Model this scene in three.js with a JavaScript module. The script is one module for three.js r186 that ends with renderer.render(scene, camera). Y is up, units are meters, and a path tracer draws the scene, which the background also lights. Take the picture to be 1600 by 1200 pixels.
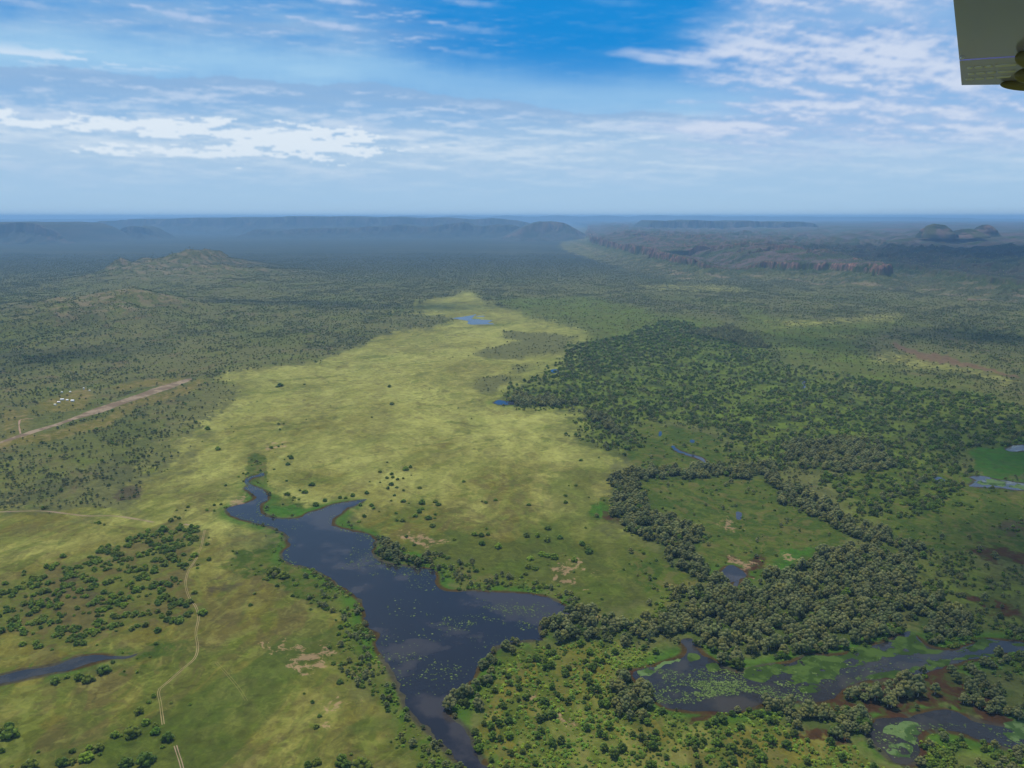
import * as THREE from 'three';
import { mergeGeometries } from 'three/addons/utils/BufferGeometryUtils.js';

// ───────────────────────── camera, sky, sun, exposure ─────────────────────────
const H = 420;                                   // flying height above the floodplain, metres
const FOV = 50, FPX = 600 / Math.tan(Math.PI * FOV / 360);
const PITCH = Math.atan((600 - 338) / FPX);
const scene = new THREE.Scene();
const camera = new THREE.PerspectiveCamera(FOV, 4 / 3, 0.5, 200000);
camera.position.set(0, H, 0);
camera.rotation.set(-PITCH, 0, 0);
const SUN = new THREE.Vector3(-0.22, 1, -0.30).normalize();
const SUN_INTENSITY = 4.6, SKY_GAIN = 1.0;
const FOG_DENSITY = 4.4e-5, FOG_COLOR = new THREE.Color().setRGB(0.37, 0.67, 1.0);
const renderer = new THREE.WebGLRenderer({ antialias: true });
renderer.toneMapping = THREE.LinearToneMapping;
renderer.toneMappingExposure = 1.0;
renderer.shadowMap.enabled = true;

// ───────────────────────── small tools ─────────────────────────
function rng(seed) { let a = seed >>> 0; return () => { a = (a + 0x6D2B79F5) >>> 0; let t = a; t = Math.imul(t ^ (t >>> 15), t | 1); t ^= t + Math.imul(t ^ (t >>> 7), t | 61); return ((t ^ (t >>> 14)) >>> 0) / 4294967296; }; }
const clamp = (v, a = 0, b = 1) => v < a ? a : v > b ? b : v;
const ss = (a, b, v) => { const t = clamp((v - a) / (b - a)); return t * t * (3 - 2 * t); };
const lerp = (a, b, t) => a + (b - a) * t;
// a tileable fractal noise table, sampled bilinearly (mean about 0.5, spread stretched to 0..1)
const NS = 512, NOISE = new Float32Array(NS * NS), RIDGE = new Float32Array(NS * NS);
{
  const r = rng(11);
  let amp = 1;
  for (let o = 0; o < 7; o++) {
    const n = 4 << o, g = new Float32Array(n * n); for (let i = 0; i < n * n; i++) g[i] = r();
    for (let y = 0; y < NS; y++) for (let x = 0; x < NS; x++) {
      const u = x / NS * n, v = y / NS * n, i = Math.floor(u), j = Math.floor(v);
      let a = u - i, b = v - j; a = a * a * (3 - 2 * a); b = b * b * (3 - 2 * b);
      const i1 = (i + 1) % n, j1 = (j + 1) % n;
      const val = (g[j * n + i] * (1 - a) + g[j * n + i1] * a) * (1 - b) + (g[j1 * n + i] * (1 - a) + g[j1 * n + i1] * a) * b;
      NOISE[y * NS + x] += (val - 0.5) * amp;
      RIDGE[y * NS + x] += Math.abs(val - 0.5) * 2 * amp;
    }
    amp *= 0.55;
  }
  for (const T of [NOISE, RIDGE]) {
    let m = 0, s = 0; for (const v of T) m += v; m /= T.length; for (const v of T) s += (v - m) ** 2; s = Math.sqrt(s / T.length);
    for (let i = 0; i < T.length; i++) T[i] = clamp(0.5 + (T[i] - m) / s * 0.2);
  }
}
function nz(u, v, T = NOISE) {            // u, v in tiles
  u = (u - Math.floor(u)) * NS; v = (v - Math.floor(v)) * NS;
  const i = u | 0, j = v | 0, a = u - i, b = v - j, i0 = i & 511, i1 = (i + 1) & 511, j0 = (j & 511) << 9, j1 = ((j + 1) & 511) << 9;
  return (T[j0 + i0] * (1 - a) + T[j0 + i1] * a) * (1 - b) + (T[j1 + i0] * (1 - a) + T[j1 + i1] * a) * b;
}
const toS = new Uint8Array(4096); for (let i = 0; i < 4096; i++) { const c = i / 4095; toS[i] = Math.round(255 * (c <= 0.0031308 ? 12.92 * c : 1.055 * c ** (1 / 2.4) - 0.055)); }
const S = (c) => toS[(clamp(c) * 4095) | 0];

// where the line of sight through a point of the photograph (1600 x 1200) meets the level plain: [x, f], f metres ahead of the aeroplane
const CP = Math.cos(PITCH), SP = Math.sin(PITCH);
function ray(px, py) { const X = (px - 800) / FPX, Y = (600 - py) / FPX; return [X, Y * CP - SP, CP + Y * SP]; }
function G(px, py) { const [X, u, fw] = ray(px, Math.max(py, 345)); const t = H / -u; return [X * t, fw * t]; }
function at(px, py, f) { const [X, u, fw] = ray(px, py); const t = f / fw; return [X * t, H + u * t, f]; }   // at a known distance ahead: x, height, f

const counts = {};
function numbered(n) { const k = counts[n] = (counts[n] ?? -1) + 1; return k ? n + '_' + String(k).padStart(3, '0') : n; }
function tag(o, name, label, category, { group, kind } = {}) {
  o.name = numbered(name); o.userData.label = label; o.userData.category = category;
  if (group) o.userData.group = group; if (kind) o.userData.kind = kind;
  scene.add(o); return o;
}
function part(o, name, parent, label) { o.name = name; if (label) o.userData.label = label; parent.add(o); return o; }
const std = (r, g, b, rough = 0.95, extra = {}) => { const m = new THREE.MeshPhysicalMaterial({ roughness: rough, metalness: 0, specularIntensity: rough > .65 ? .2 : 1, side: THREE.DoubleSide, ...extra }); m.color.setRGB(r, g, b); return m; };

// ───────────────────────── sky ─────────────────────────
{
  const W = 4096, HH = 2048, d = new Float32Array(W * HH * 4);
  const mixc = (c, r, g, b, t) => { c[0] += (r - c[0]) * t; c[1] += (g - c[1]) * t; c[2] += (b - c[2]) * t; };
  const c = [0, 0, 0];
  for (let j = 0; j < HH; j++) {
    const el = (j + 0.5) / HH * 180 - 90;
    for (let i = 0; i < W; i++) {
      const k = (j * W + i) * 4;
      if (el < 0.02) { d[k] = 0.42; d[k + 1] = 0.61; d[k + 2] = 0.79; d[k + 3] = 1; continue; }
      const th = ((i + 0.5) / W - 0.5) * 2 * Math.PI;           // atan2(z, x)
      const dx = Math.cos(th), dz = Math.sin(th);
      let az = Math.atan2(dx, -dz) * 180 / Math.PI;             // degrees to the right of straight ahead
      const e = Math.max(el, 0.01), er = e * Math.PI / 180;
      // clear air: pale at the horizon, saturated blue above
      const t1 = 1 - Math.exp(-e / 5.5), t2 = ss(14, 50, e);
      c[0] = lerp(0.40, 0.13, t1); c[1] = lerp(0.60, 0.40, t1); c[2] = lerp(0.78, 0.80, t1);
      mixc(c, 0.002, 0.245, 0.67, ss(4.5, 11.5, e) * 0.98); mixc(c, 0.012, 0.115, 0.42, t2 * 0.75);
      // cloud layers lie on level sheets, so they crowd together towards the horizon
      const R = 1 / (Math.tan(er) + 0.06), ar = az * Math.PI / 180, U = Math.sin(ar) * R, V = Math.cos(ar) * R, calm = ss(0.5, 4.5, e);
      const n1 = nz(U * 0.035 + 0.13, V * 0.05 + 0.4), n2 = nz(U * 0.13 + 0.7, V * 0.19 + 0.2), n4 = nz(U * 0.12 + 0.31, V * 0.36 + 0.77), n5 = nz(U * 0.33 + 0.61, V * 0.9 + 0.07);
      // long-drawn streaks by bearing and height
      const a1 = nz(az / 36 + .1, e / 9 + .2), a2 = nz(az / 18 + .5, e / 3.6 + .7), a3 = nz(az / 9 + .3, e / 1.5 + .4), a4 = nz(az / 4 + .8, e / 0.8 + .9);
      const wob = (n1 - 0.5) * 1.2 + (a1 - 0.5) * 1.4, st = n4 * 0.35 + n5 * 0.2 + a2 * .25 + a3 * .2;
      // thin high veil, thick to the left, parted in a wedge right of the middle
      const wedge = ss(-14, -1, az + wob * 3 + (a2 - .5) * 8) * (1 - ss(9, 16, az + (n2 - 0.5) * 12)) * ss(7.0, 9.6, e + wob * .7);
      let veil = clamp(0.62 + (a1 - 0.5) * 0.6 + (st - 0.5) * 1.2) * (1 - 0.95 * wedge * clamp(1.25 - a3 * .5));
      veil *= 0.72 + 0.28 * ss(-3, -14, az);
      if (e > 20) veil *= 1 - 0.45 * ss(20, 45, e);
      mixc(c, 0.33, 0.55, 0.80, veil * 0.92);
      // lavender sheet in the upper left
      const lav = ss(9.2, 11.6, e + wob * 0.8 + az * 0.02) * ss(3, -9, az + wob * 5) * clamp((st - 0.38) * 3.2) * (1 - ss(18, 30, e) * 0.5);
      mixc(c, 0.22, 0.39, 0.67, lav * 0.62); mixc(c, .44, .58, .82, lav * clamp((a3 - .55) * 3));
      // long lavender bank across the whole view with a sharp upper edge that sinks to the right, paler sky above the edge
      const edge = 8.45 - ss(-11, 8, az) * 1.75 - ss(6, 20, az) * .5 + (nz(az / 9, .3) - 0.5) * 0.35 + (nz(az / 2.4, .7) - .5) * 0.14;
      mixc(c, 0.40, 0.66, 0.88, Math.exp(-(((e - edge - .8) / 1.15) ** 2)) * .62 * (1 - ss(14, 19, az)) * (.6 + .4 * ss(0, -12, az)));
      const bank = ss(0, 0.12, edge - e) * ss(1.2, 4.2, e) * (1 - ss(12, 22, az) * .6);
      mixc(c, 0.27, 0.45, 0.71, bank * (0.85 - .45 * ss(0.1, 2.2, edge - e)) * clamp(0.95 + (st - 0.5) * 0.9));
      mixc(c, 0.54, 0.67, 0.86, bank * clamp((a2 * .45 + a3 * .4 + a4 * .15 - 0.5) * 4.2) * 0.8 * ss(.15, .7, edge - e));
      // low wisps
      const wisp = calm * (1 - ss(5.2, 7.6, e + (n1 - .5) * 2));
      mixc(c, 0.53, 0.68, 0.83, calm * ss(7.5, 3.5, e) * .55);
      mixc(c, 0.66, 0.77, 0.89, wisp * clamp((nz(az / 24 + .1, e / 3.4) * .45 + nz(az / 9 + .7, e / 1.1 + .3) * .4 + a4 * .15 - 0.47) * 3.8) * 0.7);
      // the white patch left of the middle, a ragged sheet seen almost edge on
      const body = ss(-26, -18, az), tip = 1 - Math.pow(ss(-13, -4.6, az), 1.2), hh = lerp(.42, 1.2, body) * Math.max(tip, .02), ctr = lerp(5.5, 4.75, body) - ss(-14, -5, az) * .25;
      let core = 1 - ((e - ctr) / hh) ** 2; core = Math.max(core, .8 - ((e - 3.95) / .34) ** 2 - ss(-26, -30, az) * 2 - ss(-13, -9, az) * 2);
      core += (nz(az / 12 + .2, e / 2.2 + .15) - 0.5) * 2.6 + (nz(az / 4 + .6, e / .9 + .8) - 0.5) * 1.3 + (nz(az / 2 + .6, e / .5 + .8) - .5) * .3;
      mixc(c, 0.76, 0.85, 0.94, ss(0.22, 0.62, core) * ss(-3.5, -6, az) * 0.95);
      mixc(c, 0.66, 0.78, 0.92, ss(0.5, 0.66, nz(az / 12 + 0.5, e / 1.5 + 0.1)) * Math.exp(-(((e - 9.0) / 0.45) ** 2)) * ss(-19, -26, az) * 0.8);
      // rippled altocumulus field on the right
      const Ur = U * 0.9 + V * 0.42, Vr = V * 0.9 - U * 0.42;
      const rip = nz(Ur * 0.24 + 0.2, Vr * 0.46 + 0.9), rip2 = nz(Ur * 0.62 + 0.6, Vr * 1.25 + 0.3), rip3 = nz(az / 4 + .2, e / 1.6 + .6);
      const field = ss(9, 17, az + wob * 2.0 - Math.abs(e - 9) * 0.2 + (rip - .5) * 9) * ss(2.6, 5.6, e) * (1 - ss(30, 55, e) * 0.6);
      mixc(c, 0.30, 0.49, 0.79, field * 0.6);
      const mix3 = rip * .42 + rip2 * .33 + rip3 * .25, cov = clamp((mix3 - 0.38) * 4.4), lt = clamp((mix3 - 0.40) * 3.4);
      mixc(c, lerp(0.34, 0.68, lt), lerp(0.48, 0.75, lt), lerp(0.76, 0.89, lt), field * cov * 0.84);
      // haze just over the land
      mixc(c, 0.44, 0.62, 0.79, Math.exp(-e / 1.9) * 0.85);
      d[k] = c[0] * SKY_GAIN; d[k + 1] = c[1] * SKY_GAIN; d[k + 2] = c[2] * SKY_GAIN; d[k + 3] = 1;
    }
  }
  const t = new THREE.DataTexture(d, W, HH, THREE.RGBAFormat, THREE.FloatType);
  t.mapping = THREE.EquirectangularReflectionMapping; t.magFilter = t.minFilter = THREE.LinearFilter; t.colorSpace = THREE.LinearSRGBColorSpace; t.needsUpdate = true;
  scene.background = t; scene.environment = t;
}
const sun = new THREE.DirectionalLight(0xffffff, SUN_INTENSITY);
sun.color.setRGB(1, 0.955, 0.87); sun.name = 'sun'; sun.shadow.radius = 5; sun.castShadow = true;
sun.position.copy(SUN).multiplyScalar(6000).add(new THREE.Vector3(0, 0, -1600)); sun.target.position.set(0, 0, -1600);
Object.assign(sun.shadow.camera, { left: -3000, right: 3000, top: 3000, bottom: -3000, near: 10, far: 14000 }); sun.shadow.mapSize.set(4096, 4096);
scene.add(sun, sun.target);
scene.fog = new THREE.FogExp2(FOG_COLOR, FOG_DENSITY);

// ───────────────────────── the map: land cover as areas of the plain ─────────────────────────
const NEAR = { x: -2048, f: 400, s: 2, n: 2048 }, FAR = { x: -16384, f: 0, s: 16, n: 2048 };
function fillPoly(arr, g, P) {
  let lo = 1e9, hi = -1e9; for (const p of P) { lo = Math.min(lo, p[1]); hi = Math.max(hi, p[1]); }
  const j0 = Math.max(0, Math.ceil((lo - g.f) / g.s - 0.5)), j1 = Math.min(g.n - 1, Math.floor((hi - g.f) / g.s - 0.5));
  for (let j = j0; j <= j1; j++) {
    const f = g.f + (j + 0.5) * g.s, xs = [];
    for (let k = 0; k < P.length; k++) { const a = P[k], b = P[(k + 1) % P.length]; if ((a[1] > f) !== (b[1] > f)) xs.push(a[0] + (f - a[1]) / (b[1] - a[1]) * (b[0] - a[0])); }
    xs.sort((p, q) => p - q);
    for (let k = 0; k + 1 < xs.length; k += 2) {
      const i0 = Math.max(0, Math.ceil((xs[k] - g.x) / g.s - 0.5)), i1 = Math.min(g.n - 1, Math.floor((xs[k + 1] - g.x) / g.s - 0.5));
      if (i1 >= i0) arr.fill(255, j * g.n + i0, j * g.n + i1 + 1);
    }
  }
}
function blur(a, n, r) {
  if (r < 1) return;
  const t = new Uint8Array(n * n), w = 2 * r + 1;
  for (let j = 0; j < n; j++) { let s = 0, o = j * n; for (let i = -r; i <= r; i++) s += a[o + clamp(i, 0, n - 1)]; for (let i = 0; i < n; i++) { t[o + i] = s / w; s += a[o + Math.min(n - 1, i + r + 1)] - a[o + Math.max(0, i - r)]; } }
  for (let i = 0; i < n; i++) { let s = 0; for (let j = -r; j <= r; j++) s += t[clamp(j, 0, n - 1) * n + i]; for (let j = 0; j < n; j++) { a[j * n + i] = s / w; s += t[Math.min(n - 1, j + r + 1) * n + i] - t[Math.max(0, j - r) * n + i]; } }
}
function area(polys, soft = 0, { inWorld = false, far = true } = {}) {
  const m = { near: new Uint8Array(NEAR.n * NEAR.n), far: far ? new Uint8Array(FAR.n * FAR.n) : null };
  for (const p of polys) { const P = inWorld ? p : p.map(q => G(q[0], q[1])); fillPoly(m.near, NEAR, P); if (far) fillPoly(m.far, FAR, P); }
  const r = Math.round(soft / 2); for (let k = 0; k < 2; k++) { blur(m.near, NEAR.n, r); if (far) blur(m.far, FAR.n, Math.round(soft / 16)); }
  return m;
}
function look(m, x, f) {
  let g = NEAR, a = m.near;
  let u = (x - g.x) / g.s - 0.5, v = (f - g.f) / g.s - 0.5;
  if (u < 0 || v < 0 || u >= g.n - 1 || v >= g.n - 1) { if (!m.far) return 0; g = FAR; a = m.far; u = (x - g.x) / g.s - 0.5; v = (f - g.f) / g.s - 0.5; if (u < 0 || v < 0 || u >= g.n - 1 || v >= g.n - 1) return 0; }
  const i = u | 0, j = v | 0, p = u - i, q = v - j, o = j * g.n + i;
  return ((a[o] * (1 - p) + a[o + 1] * p) * (1 - q) + (a[o + g.n] * (1 - p) + a[o + g.n + 1] * p) * q) / 255;
}
// smooth, slightly ragged outline through the given points of the plain
function shore(pts, seed, rag = 2.2, step = 5) {
  const W = pts.map(p => G(p[0], p[1])), n = W.length, out = [], r = rng(seed);
  for (let k = 0; k < n; k++) {
    const a = W[(k + n - 1) % n], b = W[k], c = W[(k + 1) % n], d = W[(k + 2) % n], L = Math.hypot(c[0] - b[0], c[1] - b[1]), m = clamp(Math.ceil(L / step), 1, 60);
    const sc = rag * clamp(L / 25, 0.15, 1) * clamp(b[1] / 900, 1, 3);
    for (let i = 0; i < m; i++) {
      const t = i / m, t2 = t * t, t3 = t2 * t;
      const q = [0, 1].map(z => 0.5 * (2 * b[z] + (c[z] - a[z]) * t * 0.85 + (2 * a[z] - 5 * b[z] + 4 * c[z] - d[z]) * t2 * 0.85 + (3 * b[z] - a[z] - 3 * c[z] + d[z]) * t3 * 0.85 + (c[z] - b[z]) * 2 * 0.15 * t));
      q[0] += (nz(q[0] / 90 + seed * .37, q[1] / 90) - 0.5) * sc * 5; q[1] += (nz(q[0] / 90 + 0.5, q[1] / 90 + seed * .61) - 0.5) * sc * 5;
      out.push(q);
    }
  }
  return out;
}
const WATERS = {
  billabong: shore([[413,738],[392,746],[385,752],[387,765],[396,776],[390,785],[370,790],[357,797],[360,805],[375,812],[400,818],[420,821],[437,829],[447,837],[451,846],[445,859],[441,870],[451,878],[491,890],[513,902],[536,917],[553,928],[568,942],[573,956],[571,973],[593,993],[584,1007],[595,1024],[610,1041],[617,1058],[627,1075],[635,1098],[649,1121],[669,1140],[692,1160],[706,1180],[722,1199],[745,1240],[800,1250],[772,1210],[750,1188],[737,1169],[737,1155],[726,1140],[709,1126],[697,1112],[697,1101],[706,1087],[717,1078],[737,1064],[743,1055],[748,1041],[765,1030],[762,1022],[771,1010],[800,1003],[828,999],[845,999],[842,975],[857,965],[888,959],[876,945],[857,935],[828,928],[800,925],[740,926],[703,924],[683,917],[680,908],[683,894],[663,888],[641,887],[607,881],[584,871],[581,860],[585,855],[584,842],[575,835],[555,831],[530,825],[519,820],[525,810],[540,797],[560,787],[572,780],[550,782],[525,787],[510,792],[500,796],[482,801],[467,809],[450,811],[432,810],[415,806],[406,797],[408,787],[417,781],[415,771],[404,762],[391,757],[394,749],[410,742]], 1, 1.6),
  creek: shore([[-60,1068],[0,1056],[40,1046],[85,1040],[119,1028],[153,1024],[178,1025],[198,1026],[216,1021],[213,1024],[198,1029],[170,1031],[142,1037],[108,1047],[68,1054],[28,1064],[0,1068],[-60,1082]], 2, 1),
  lagoon: shore([[987,1055],[995,1045],[1021,1041],[1046,1033],[1066,1027],[1070,1013],[1062,1000],[1080,997],[1087,1010],[1092,1023],[1117,1033],[1134,1044],[1157,1052],[1182,1043],[1200,1040],[1240,1036],[1262,1023],[1293,1024],[1333,1021],[1356,1008],[1393,999],[1424,987],[1435,999],[1455,1013],[1483,1017],[1509,1007],[1540,999],[1565,1003],[1600,1004],[1660,1002],[1660,1018],[1600,1019],[1568,1021],[1529,1028],[1495,1036],[1455,1047],[1412,1055],[1370,1061],[1336,1070],[1313,1081],[1296,1092],[1257,1096],[1200,1099],[1151,1113],[1112,1112],[1069,1109],[1044,1106],[1027,1095],[1015,1081],[998,1070]], 3, 1.5),
  marsh_pool: shore([[1372,1126],[1404,1121],[1441,1115],[1475,1108],[1497,1114],[1526,1131],[1568,1138],[1600,1140],[1680,1120],[1680,1175],[1600,1172],[1568,1166],[1520,1150],[1485,1140],[1450,1138],[1436,1150],[1436,1175],[1421,1192],[1395,1190],[1372,1168],[1362,1150]], 4, 1.5),
  sand_pond: shore([[1132,888.5],[1136,884],[1145,883],[1154,888],[1162,894],[1166,899],[1162,903],[1156,905],[1154,912],[1151,918],[1145,916],[1147,909],[1138,911],[1129,909],[1124,904],[1127,896]], 5, 0.6, 3),
  distant_pool: shore([[700,493],[710,491.6],[725,491],[742,491.4],[741,494.5],[737,497.6],[755,499.5],[769,500.6],[762,504],[775,506.5],[750,507],[732,506.4],[730,501.5],[718,499],[706,496]], 6, 1.2, 12),
  pale_pool: shore([[1510,759],[1525,752],[1512,745],[1535,744],[1555,749],[1578,752],[1600,755],[1650,756],[1650,770],[1600,766],[1580,765],[1562,762],[1532,761]], 7, 1.2),
  swamp_channel: shore([[1568,702],[1585,697],[1600,695],[1640,692],[1640,704],[1600,704],[1582,706]], 8, 1.2),
  thin_stream: shore([[1049,697],[1054,697],[1062,704],[1075,709],[1090,713],[1098,716],[1103,722],[1101,727],[1097,721],[1088,716],[1073,711],[1058,706]], 9, 0.8, 4),
  wood_pool: shore([[772,628],[780,625],[790,627],[802,629],[806,632],[790,632.5],[777,632]], 10, 0.8, 6),
};
const WT = area(Object.values(WATERS), 0, { inWorld: true });
const ring = (m) => { const near = new Uint8Array(m.near); for (let k = 0; k < 2; k++) blur(near, NEAR.n, 4); return { near, far: m.far }; };
const RING = ring(WT), RING2 = (() => { const near = new Uint8Array(WT.near); for (let k = 0; k < 2; k++) blur(near, NEAR.n, 11); return { near, far: WT.far }; })();

const PLAIN = area([[[-80,800],[0,800],[60,797],[150,800],[235,785],[245,745],[275,712],[300,668],[345,640],[385,612],[350,590],[345,580],[430,577],[500,562],[540,548],[600,528],[650,515],[690,503],[700,497],[655,492],[645,480],[655,468],[700,462],[728,450],[745,465],[775,478],[830,486],[860,505],[905,520],[895,560],[860,585],[815,610],[780,632],[880,636],[905,650],[895,690],[985,712],[960,735],[948,770],[945,800],[1000,845],[1050,880],[1090,925],[1080,945],[1000,955],[950,972],[880,925],[820,920],[690,915],[640,880],[560,830],[525,800],[560,780],[450,800],[400,760],[350,800],[400,830],[440,850],[440,880],[520,905],[560,935],[570,980],[590,1010],[620,1080],[700,1200],[700,1300],[-120,1300],[-120,800]]], 44);
const LIGHT = area([[[780,470],[900,462],[1000,478],[1100,500],[1180,540],[1130,540],[1000,560],[930,590],[840,600],[900,545],[905,515],[850,495]], [[1130,470],[1250,505],[1330,505],[1400,500],[1420,490],[1430,500],[1320,530],[1350,560],[1440,590],[1560,620],[1620,650],[1500,640],[1330,600],[1240,560],[1190,520]], [[1330,590],[1420,600],[1560,640],[1640,700],[1500,705],[1420,655]]], 60);
const COPSE = area([[[735,555],[780,562],[830,562],[880,547],[885,527],[850,519],[800,516],[795,528],[830,532],[790,540],[750,545]], [[725,605],[770,619],[792,603],[835,592],[800,584],[750,589]], [[820,572],[850,566],[845,580],[815,585]]], 14);
const BRUSH = area([[[690,1300],[712,1150],[730,1090],[770,1030],[850,1000],[1000,1010],[1060,1020],[990,1060],[1005,1112],[1150,1120],[1300,1140],[1375,1205],[1420,1300]]], 8, { far: false });
const WET = area([[[1000,748],[1100,742],[1210,748],[1250,785],[1290,820],[1340,855],[1280,868],[1220,902],[1180,905],[1110,900],[1085,860],[1065,820],[1030,790],[1005,770]], [[903,812],[925,780],[950,772],[962,810],[940,820]], [[1350,840],[1400,800],[1330,780],[1260,745],[1400,732],[1500,740],[1600,760],[1700,800],[1700,880],[1560,870],[1480,860],[1420,850]], [[388,735],[412,703],[437,715],[432,760],[475,790],[430,802],[400,790]], [[150,1022],[230,1008],[300,998],[312,1008],[240,1032],[150,1037]], [[335,870],[438,846],[470,895],[545,922],[500,934],[400,905]], [[985,845],[1045,872],[1085,925],[1030,930],[980,890]], [[1020,655],[1120,690],[1130,725],[1000,735],[985,705]], [[820,1070],[835,1065],[895,1125],[880,1135],[850,1110]]], 10);
const LUSH = area([[[1492,706],[1555,699],[1660,694],[1660,738],[1575,748],[1537,746],[1515,738],[1518,718]], [[905,812],[925,785],[945,780],[952,810]], [[1210,905],[1240,880],[1280,850],[1230,850],[1195,880]], [[420,800],[470,808],[500,792],[440,790]], [[165,1028],[215,1018],[250,1012],[230,1024],[180,1032]], [[590,845],[650,860],[690,888],[650,880],[600,868]], [[345,800],[365,815],[405,825],[390,832],[350,815]]], 14, { far: false });
const REED = area([[[1296,1092],[1336,1070],[1381,1058],[1455,1047],[1475,1041],[1483,1058],[1517,1075],[1568,1104],[1660,1108],[1660,1150],[1568,1138],[1526,1129],[1497,1112],[1472,1106],[1441,1115],[1404,1121],[1370,1124],[1359,1112],[1319,1112]], [[955,1060],[997,1040],[992,1060],[965,1070]], [[1025,1126],[1060,1108],[1150,1113],[1140,1122]], [[1230,1140],[1300,1122],[1312,1142],[1260,1152]], [[1418,1195],[1440,1140],[1462,1142],[1450,1200],[1430,1230]], [[1510,860],[1560,850],[1600,870],[1560,885]], [[1520,930],[1580,950],[1600,975],[1540,960]], [[1180,868],[1190,885],[1172,905],[1160,885],[1140,872]], [[935,800],[945,795],[965,815],[950,818]]], 5, { far: false });
const DIRT = area([[[412,1012],[436,1009],[431,1022],[411,1021]], [[450,1028],[478,1010],[522,1012],[531,1023],[505,1037],[478,1036]], [[505,1096],[530,1089],[547,1102],[526,1113],[503,1109]], [[862,893],[884,888],[898,905],[870,911]], [[902,889],[915,881],[927,890],[914,896]], [[943,965],[982,965],[979,971],[950,974]], [[1142,875],[1154,876],[1163,882],[1170,886],[1172,892],[1166,898],[1154,889],[1145,882]], [[870,1142],[895,1133],[898,1147],[876,1151]], [[1212,868],[1240,862],[1247,870],[1215,878]], [[955,890],[968,884],[962,896]], [[1060,921],[1068,923],[1064,927]], [[480,1145],[520,1155],[500,1158]], [[372,775],[392,768],[380,785],[365,788]], [[430,700],[445,690],[440,705]], [[640,830],[690,845],[660,850]], [[1130,805],[1150,830],[1120,830]], [[820,1078],[828,1074],[830,1082]], [[776,1108],[785,1109],[779,1113]]], 3, { far: false });
const SCORCH = area([[[310,885],[350,900],[400,925],[405,935],[340,928],[320,905]], [[210,1045],[245,1030],[250,1040],[215,1052]], [[0,1092],[60,1072],[150,1050],[60,1085],[0,1105]], [[165,770],[240,755],[240,780],[150,795]], [[930,905],[960,890],[985,900],[955,915]], [[40,940],[120,890],[150,930],[160,975],[120,980]], [[1540,820],[1640,800],[1640,840],[1560,838]]], 14);
const PAPER = area([[[958,748],[1000,736],[1080,731],[1150,733],[1215,722],[1235,745],[1260,780],[1300,803],[1340,822],[1400,832],[1445,860],[1430,868],[1390,850],[1330,845],[1290,825],[1250,800],[1225,765],[1200,745],[1130,750],[1060,748],[1010,752]], [[952,745],[1005,742],[1015,765],[1022,790],[1055,815],[1080,835],[1092,868],[1112,905],[1085,912],[1055,885],[1020,842],[985,825],[948,802],[960,775]], [[1075,935],[1130,905],[1180,915],[1240,882],[1280,866],[1330,858],[1400,850],[1432,900],[1420,955],[1385,1000],[1330,1012],[1290,1018],[1240,1024],[1190,1040],[1150,1048],[1095,1008],[1065,985],[1060,955]], [[848,968],[890,962],[960,972],[1060,958],[1100,985],[1060,990],[990,1008],[905,1002],[850,1000]], [[1440,925],[1470,938],[1500,975],[1505,1003],[1470,1010],[1435,995]], [[1152,1108],[1200,1096],[1318,1101],[1326,1120],[1300,1138],[1272,1132],[1150,1122]], [[1338,1118],[1378,1113],[1380,1150],[1345,1142]], [[1322,1092],[1380,1070],[1460,1064],[1470,1085],[1400,1096],[1330,1102]], [[1480,1050],[1520,1056],[1560,1072],[1595,1098],[1560,1108],[1500,1100]], [[960,1060],[990,1056],[1022,1080],[1030,1105],[1000,1113],[960,1090]], [[700,1112],[708,1086],[748,1060],[755,1068],[745,1098]], [[742,1052],[755,1038],[775,1010],[842,1003],[800,1025],[770,1050]], [[575,842],[592,842],[640,872],[692,890],[660,889],[600,878]], [[1240,690],[1360,690],[1420,730],[1300,740],[1250,730]], [[800,632],[830,615],[850,622],[890,634],[840,636]], [[900,645],[950,655],[975,680],[940,672]], [[1000,990],[1010,960],[1040,1000]], [[1050,830],[1065,865],[1050,862]], [[1060,520],[1130,510],[1220,545],[1150,540]]], 3);
const JUNGLE = area([[[775,630],[800,612],[850,598],[870,585],[930,585],[1000,568],[1050,548],[1100,532],[1180,528],[1240,568],[1290,588],[1320,610],[1380,635],[1440,660],[1480,685],[1505,715],[1485,742],[1420,742],[1300,722],[1240,732],[1160,720],[1110,700],[1130,680],[1080,660],[1035,652],[1015,672],[1000,700],[985,712],[940,705],[895,690],[905,655],[900,640],[850,640]], [[1380,850],[1450,855],[1560,895],[1610,950],[1660,985],[1600,1000],[1510,985],[1470,930],[1430,910]], [[1085,905],[1120,880],[1130,905],[1100,920]], [[1110,760],[1150,790],[1160,800],[1140,805]], [[1400,800],[1480,820],[1540,850],[1470,835]], [[870,985],[960,1005],[1060,1000],[1065,1025],[1000,1040],[960,1055],[900,1020]]], 46);
const THICKET = area([[[1290,588],[1420,600],[1620,640],[1700,690],[1500,705],[1440,660],[1350,620]], [[850,598],[880,540],[1000,520],[1060,500],[1100,532],[1000,568],[930,585]], [[1260,745],[1420,742],[1500,760],[1480,800],[1340,815]], [[1300,1010],[1430,985],[1660,990],[1660,1060],[1500,1045]], [[1480,1120],[1540,1140],[1620,1180],[1620,1260],[1430,1230],[1440,1150]]], 14);
const SHRUB = area([[[-60,925],[0,915],[30,902],[120,868],[200,848],[262,822],[318,830],[300,900],[306,962],[280,977],[215,975],[180,1002],[125,1016],[60,1002],[-60,985]]], 8, { far: false });
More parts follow.
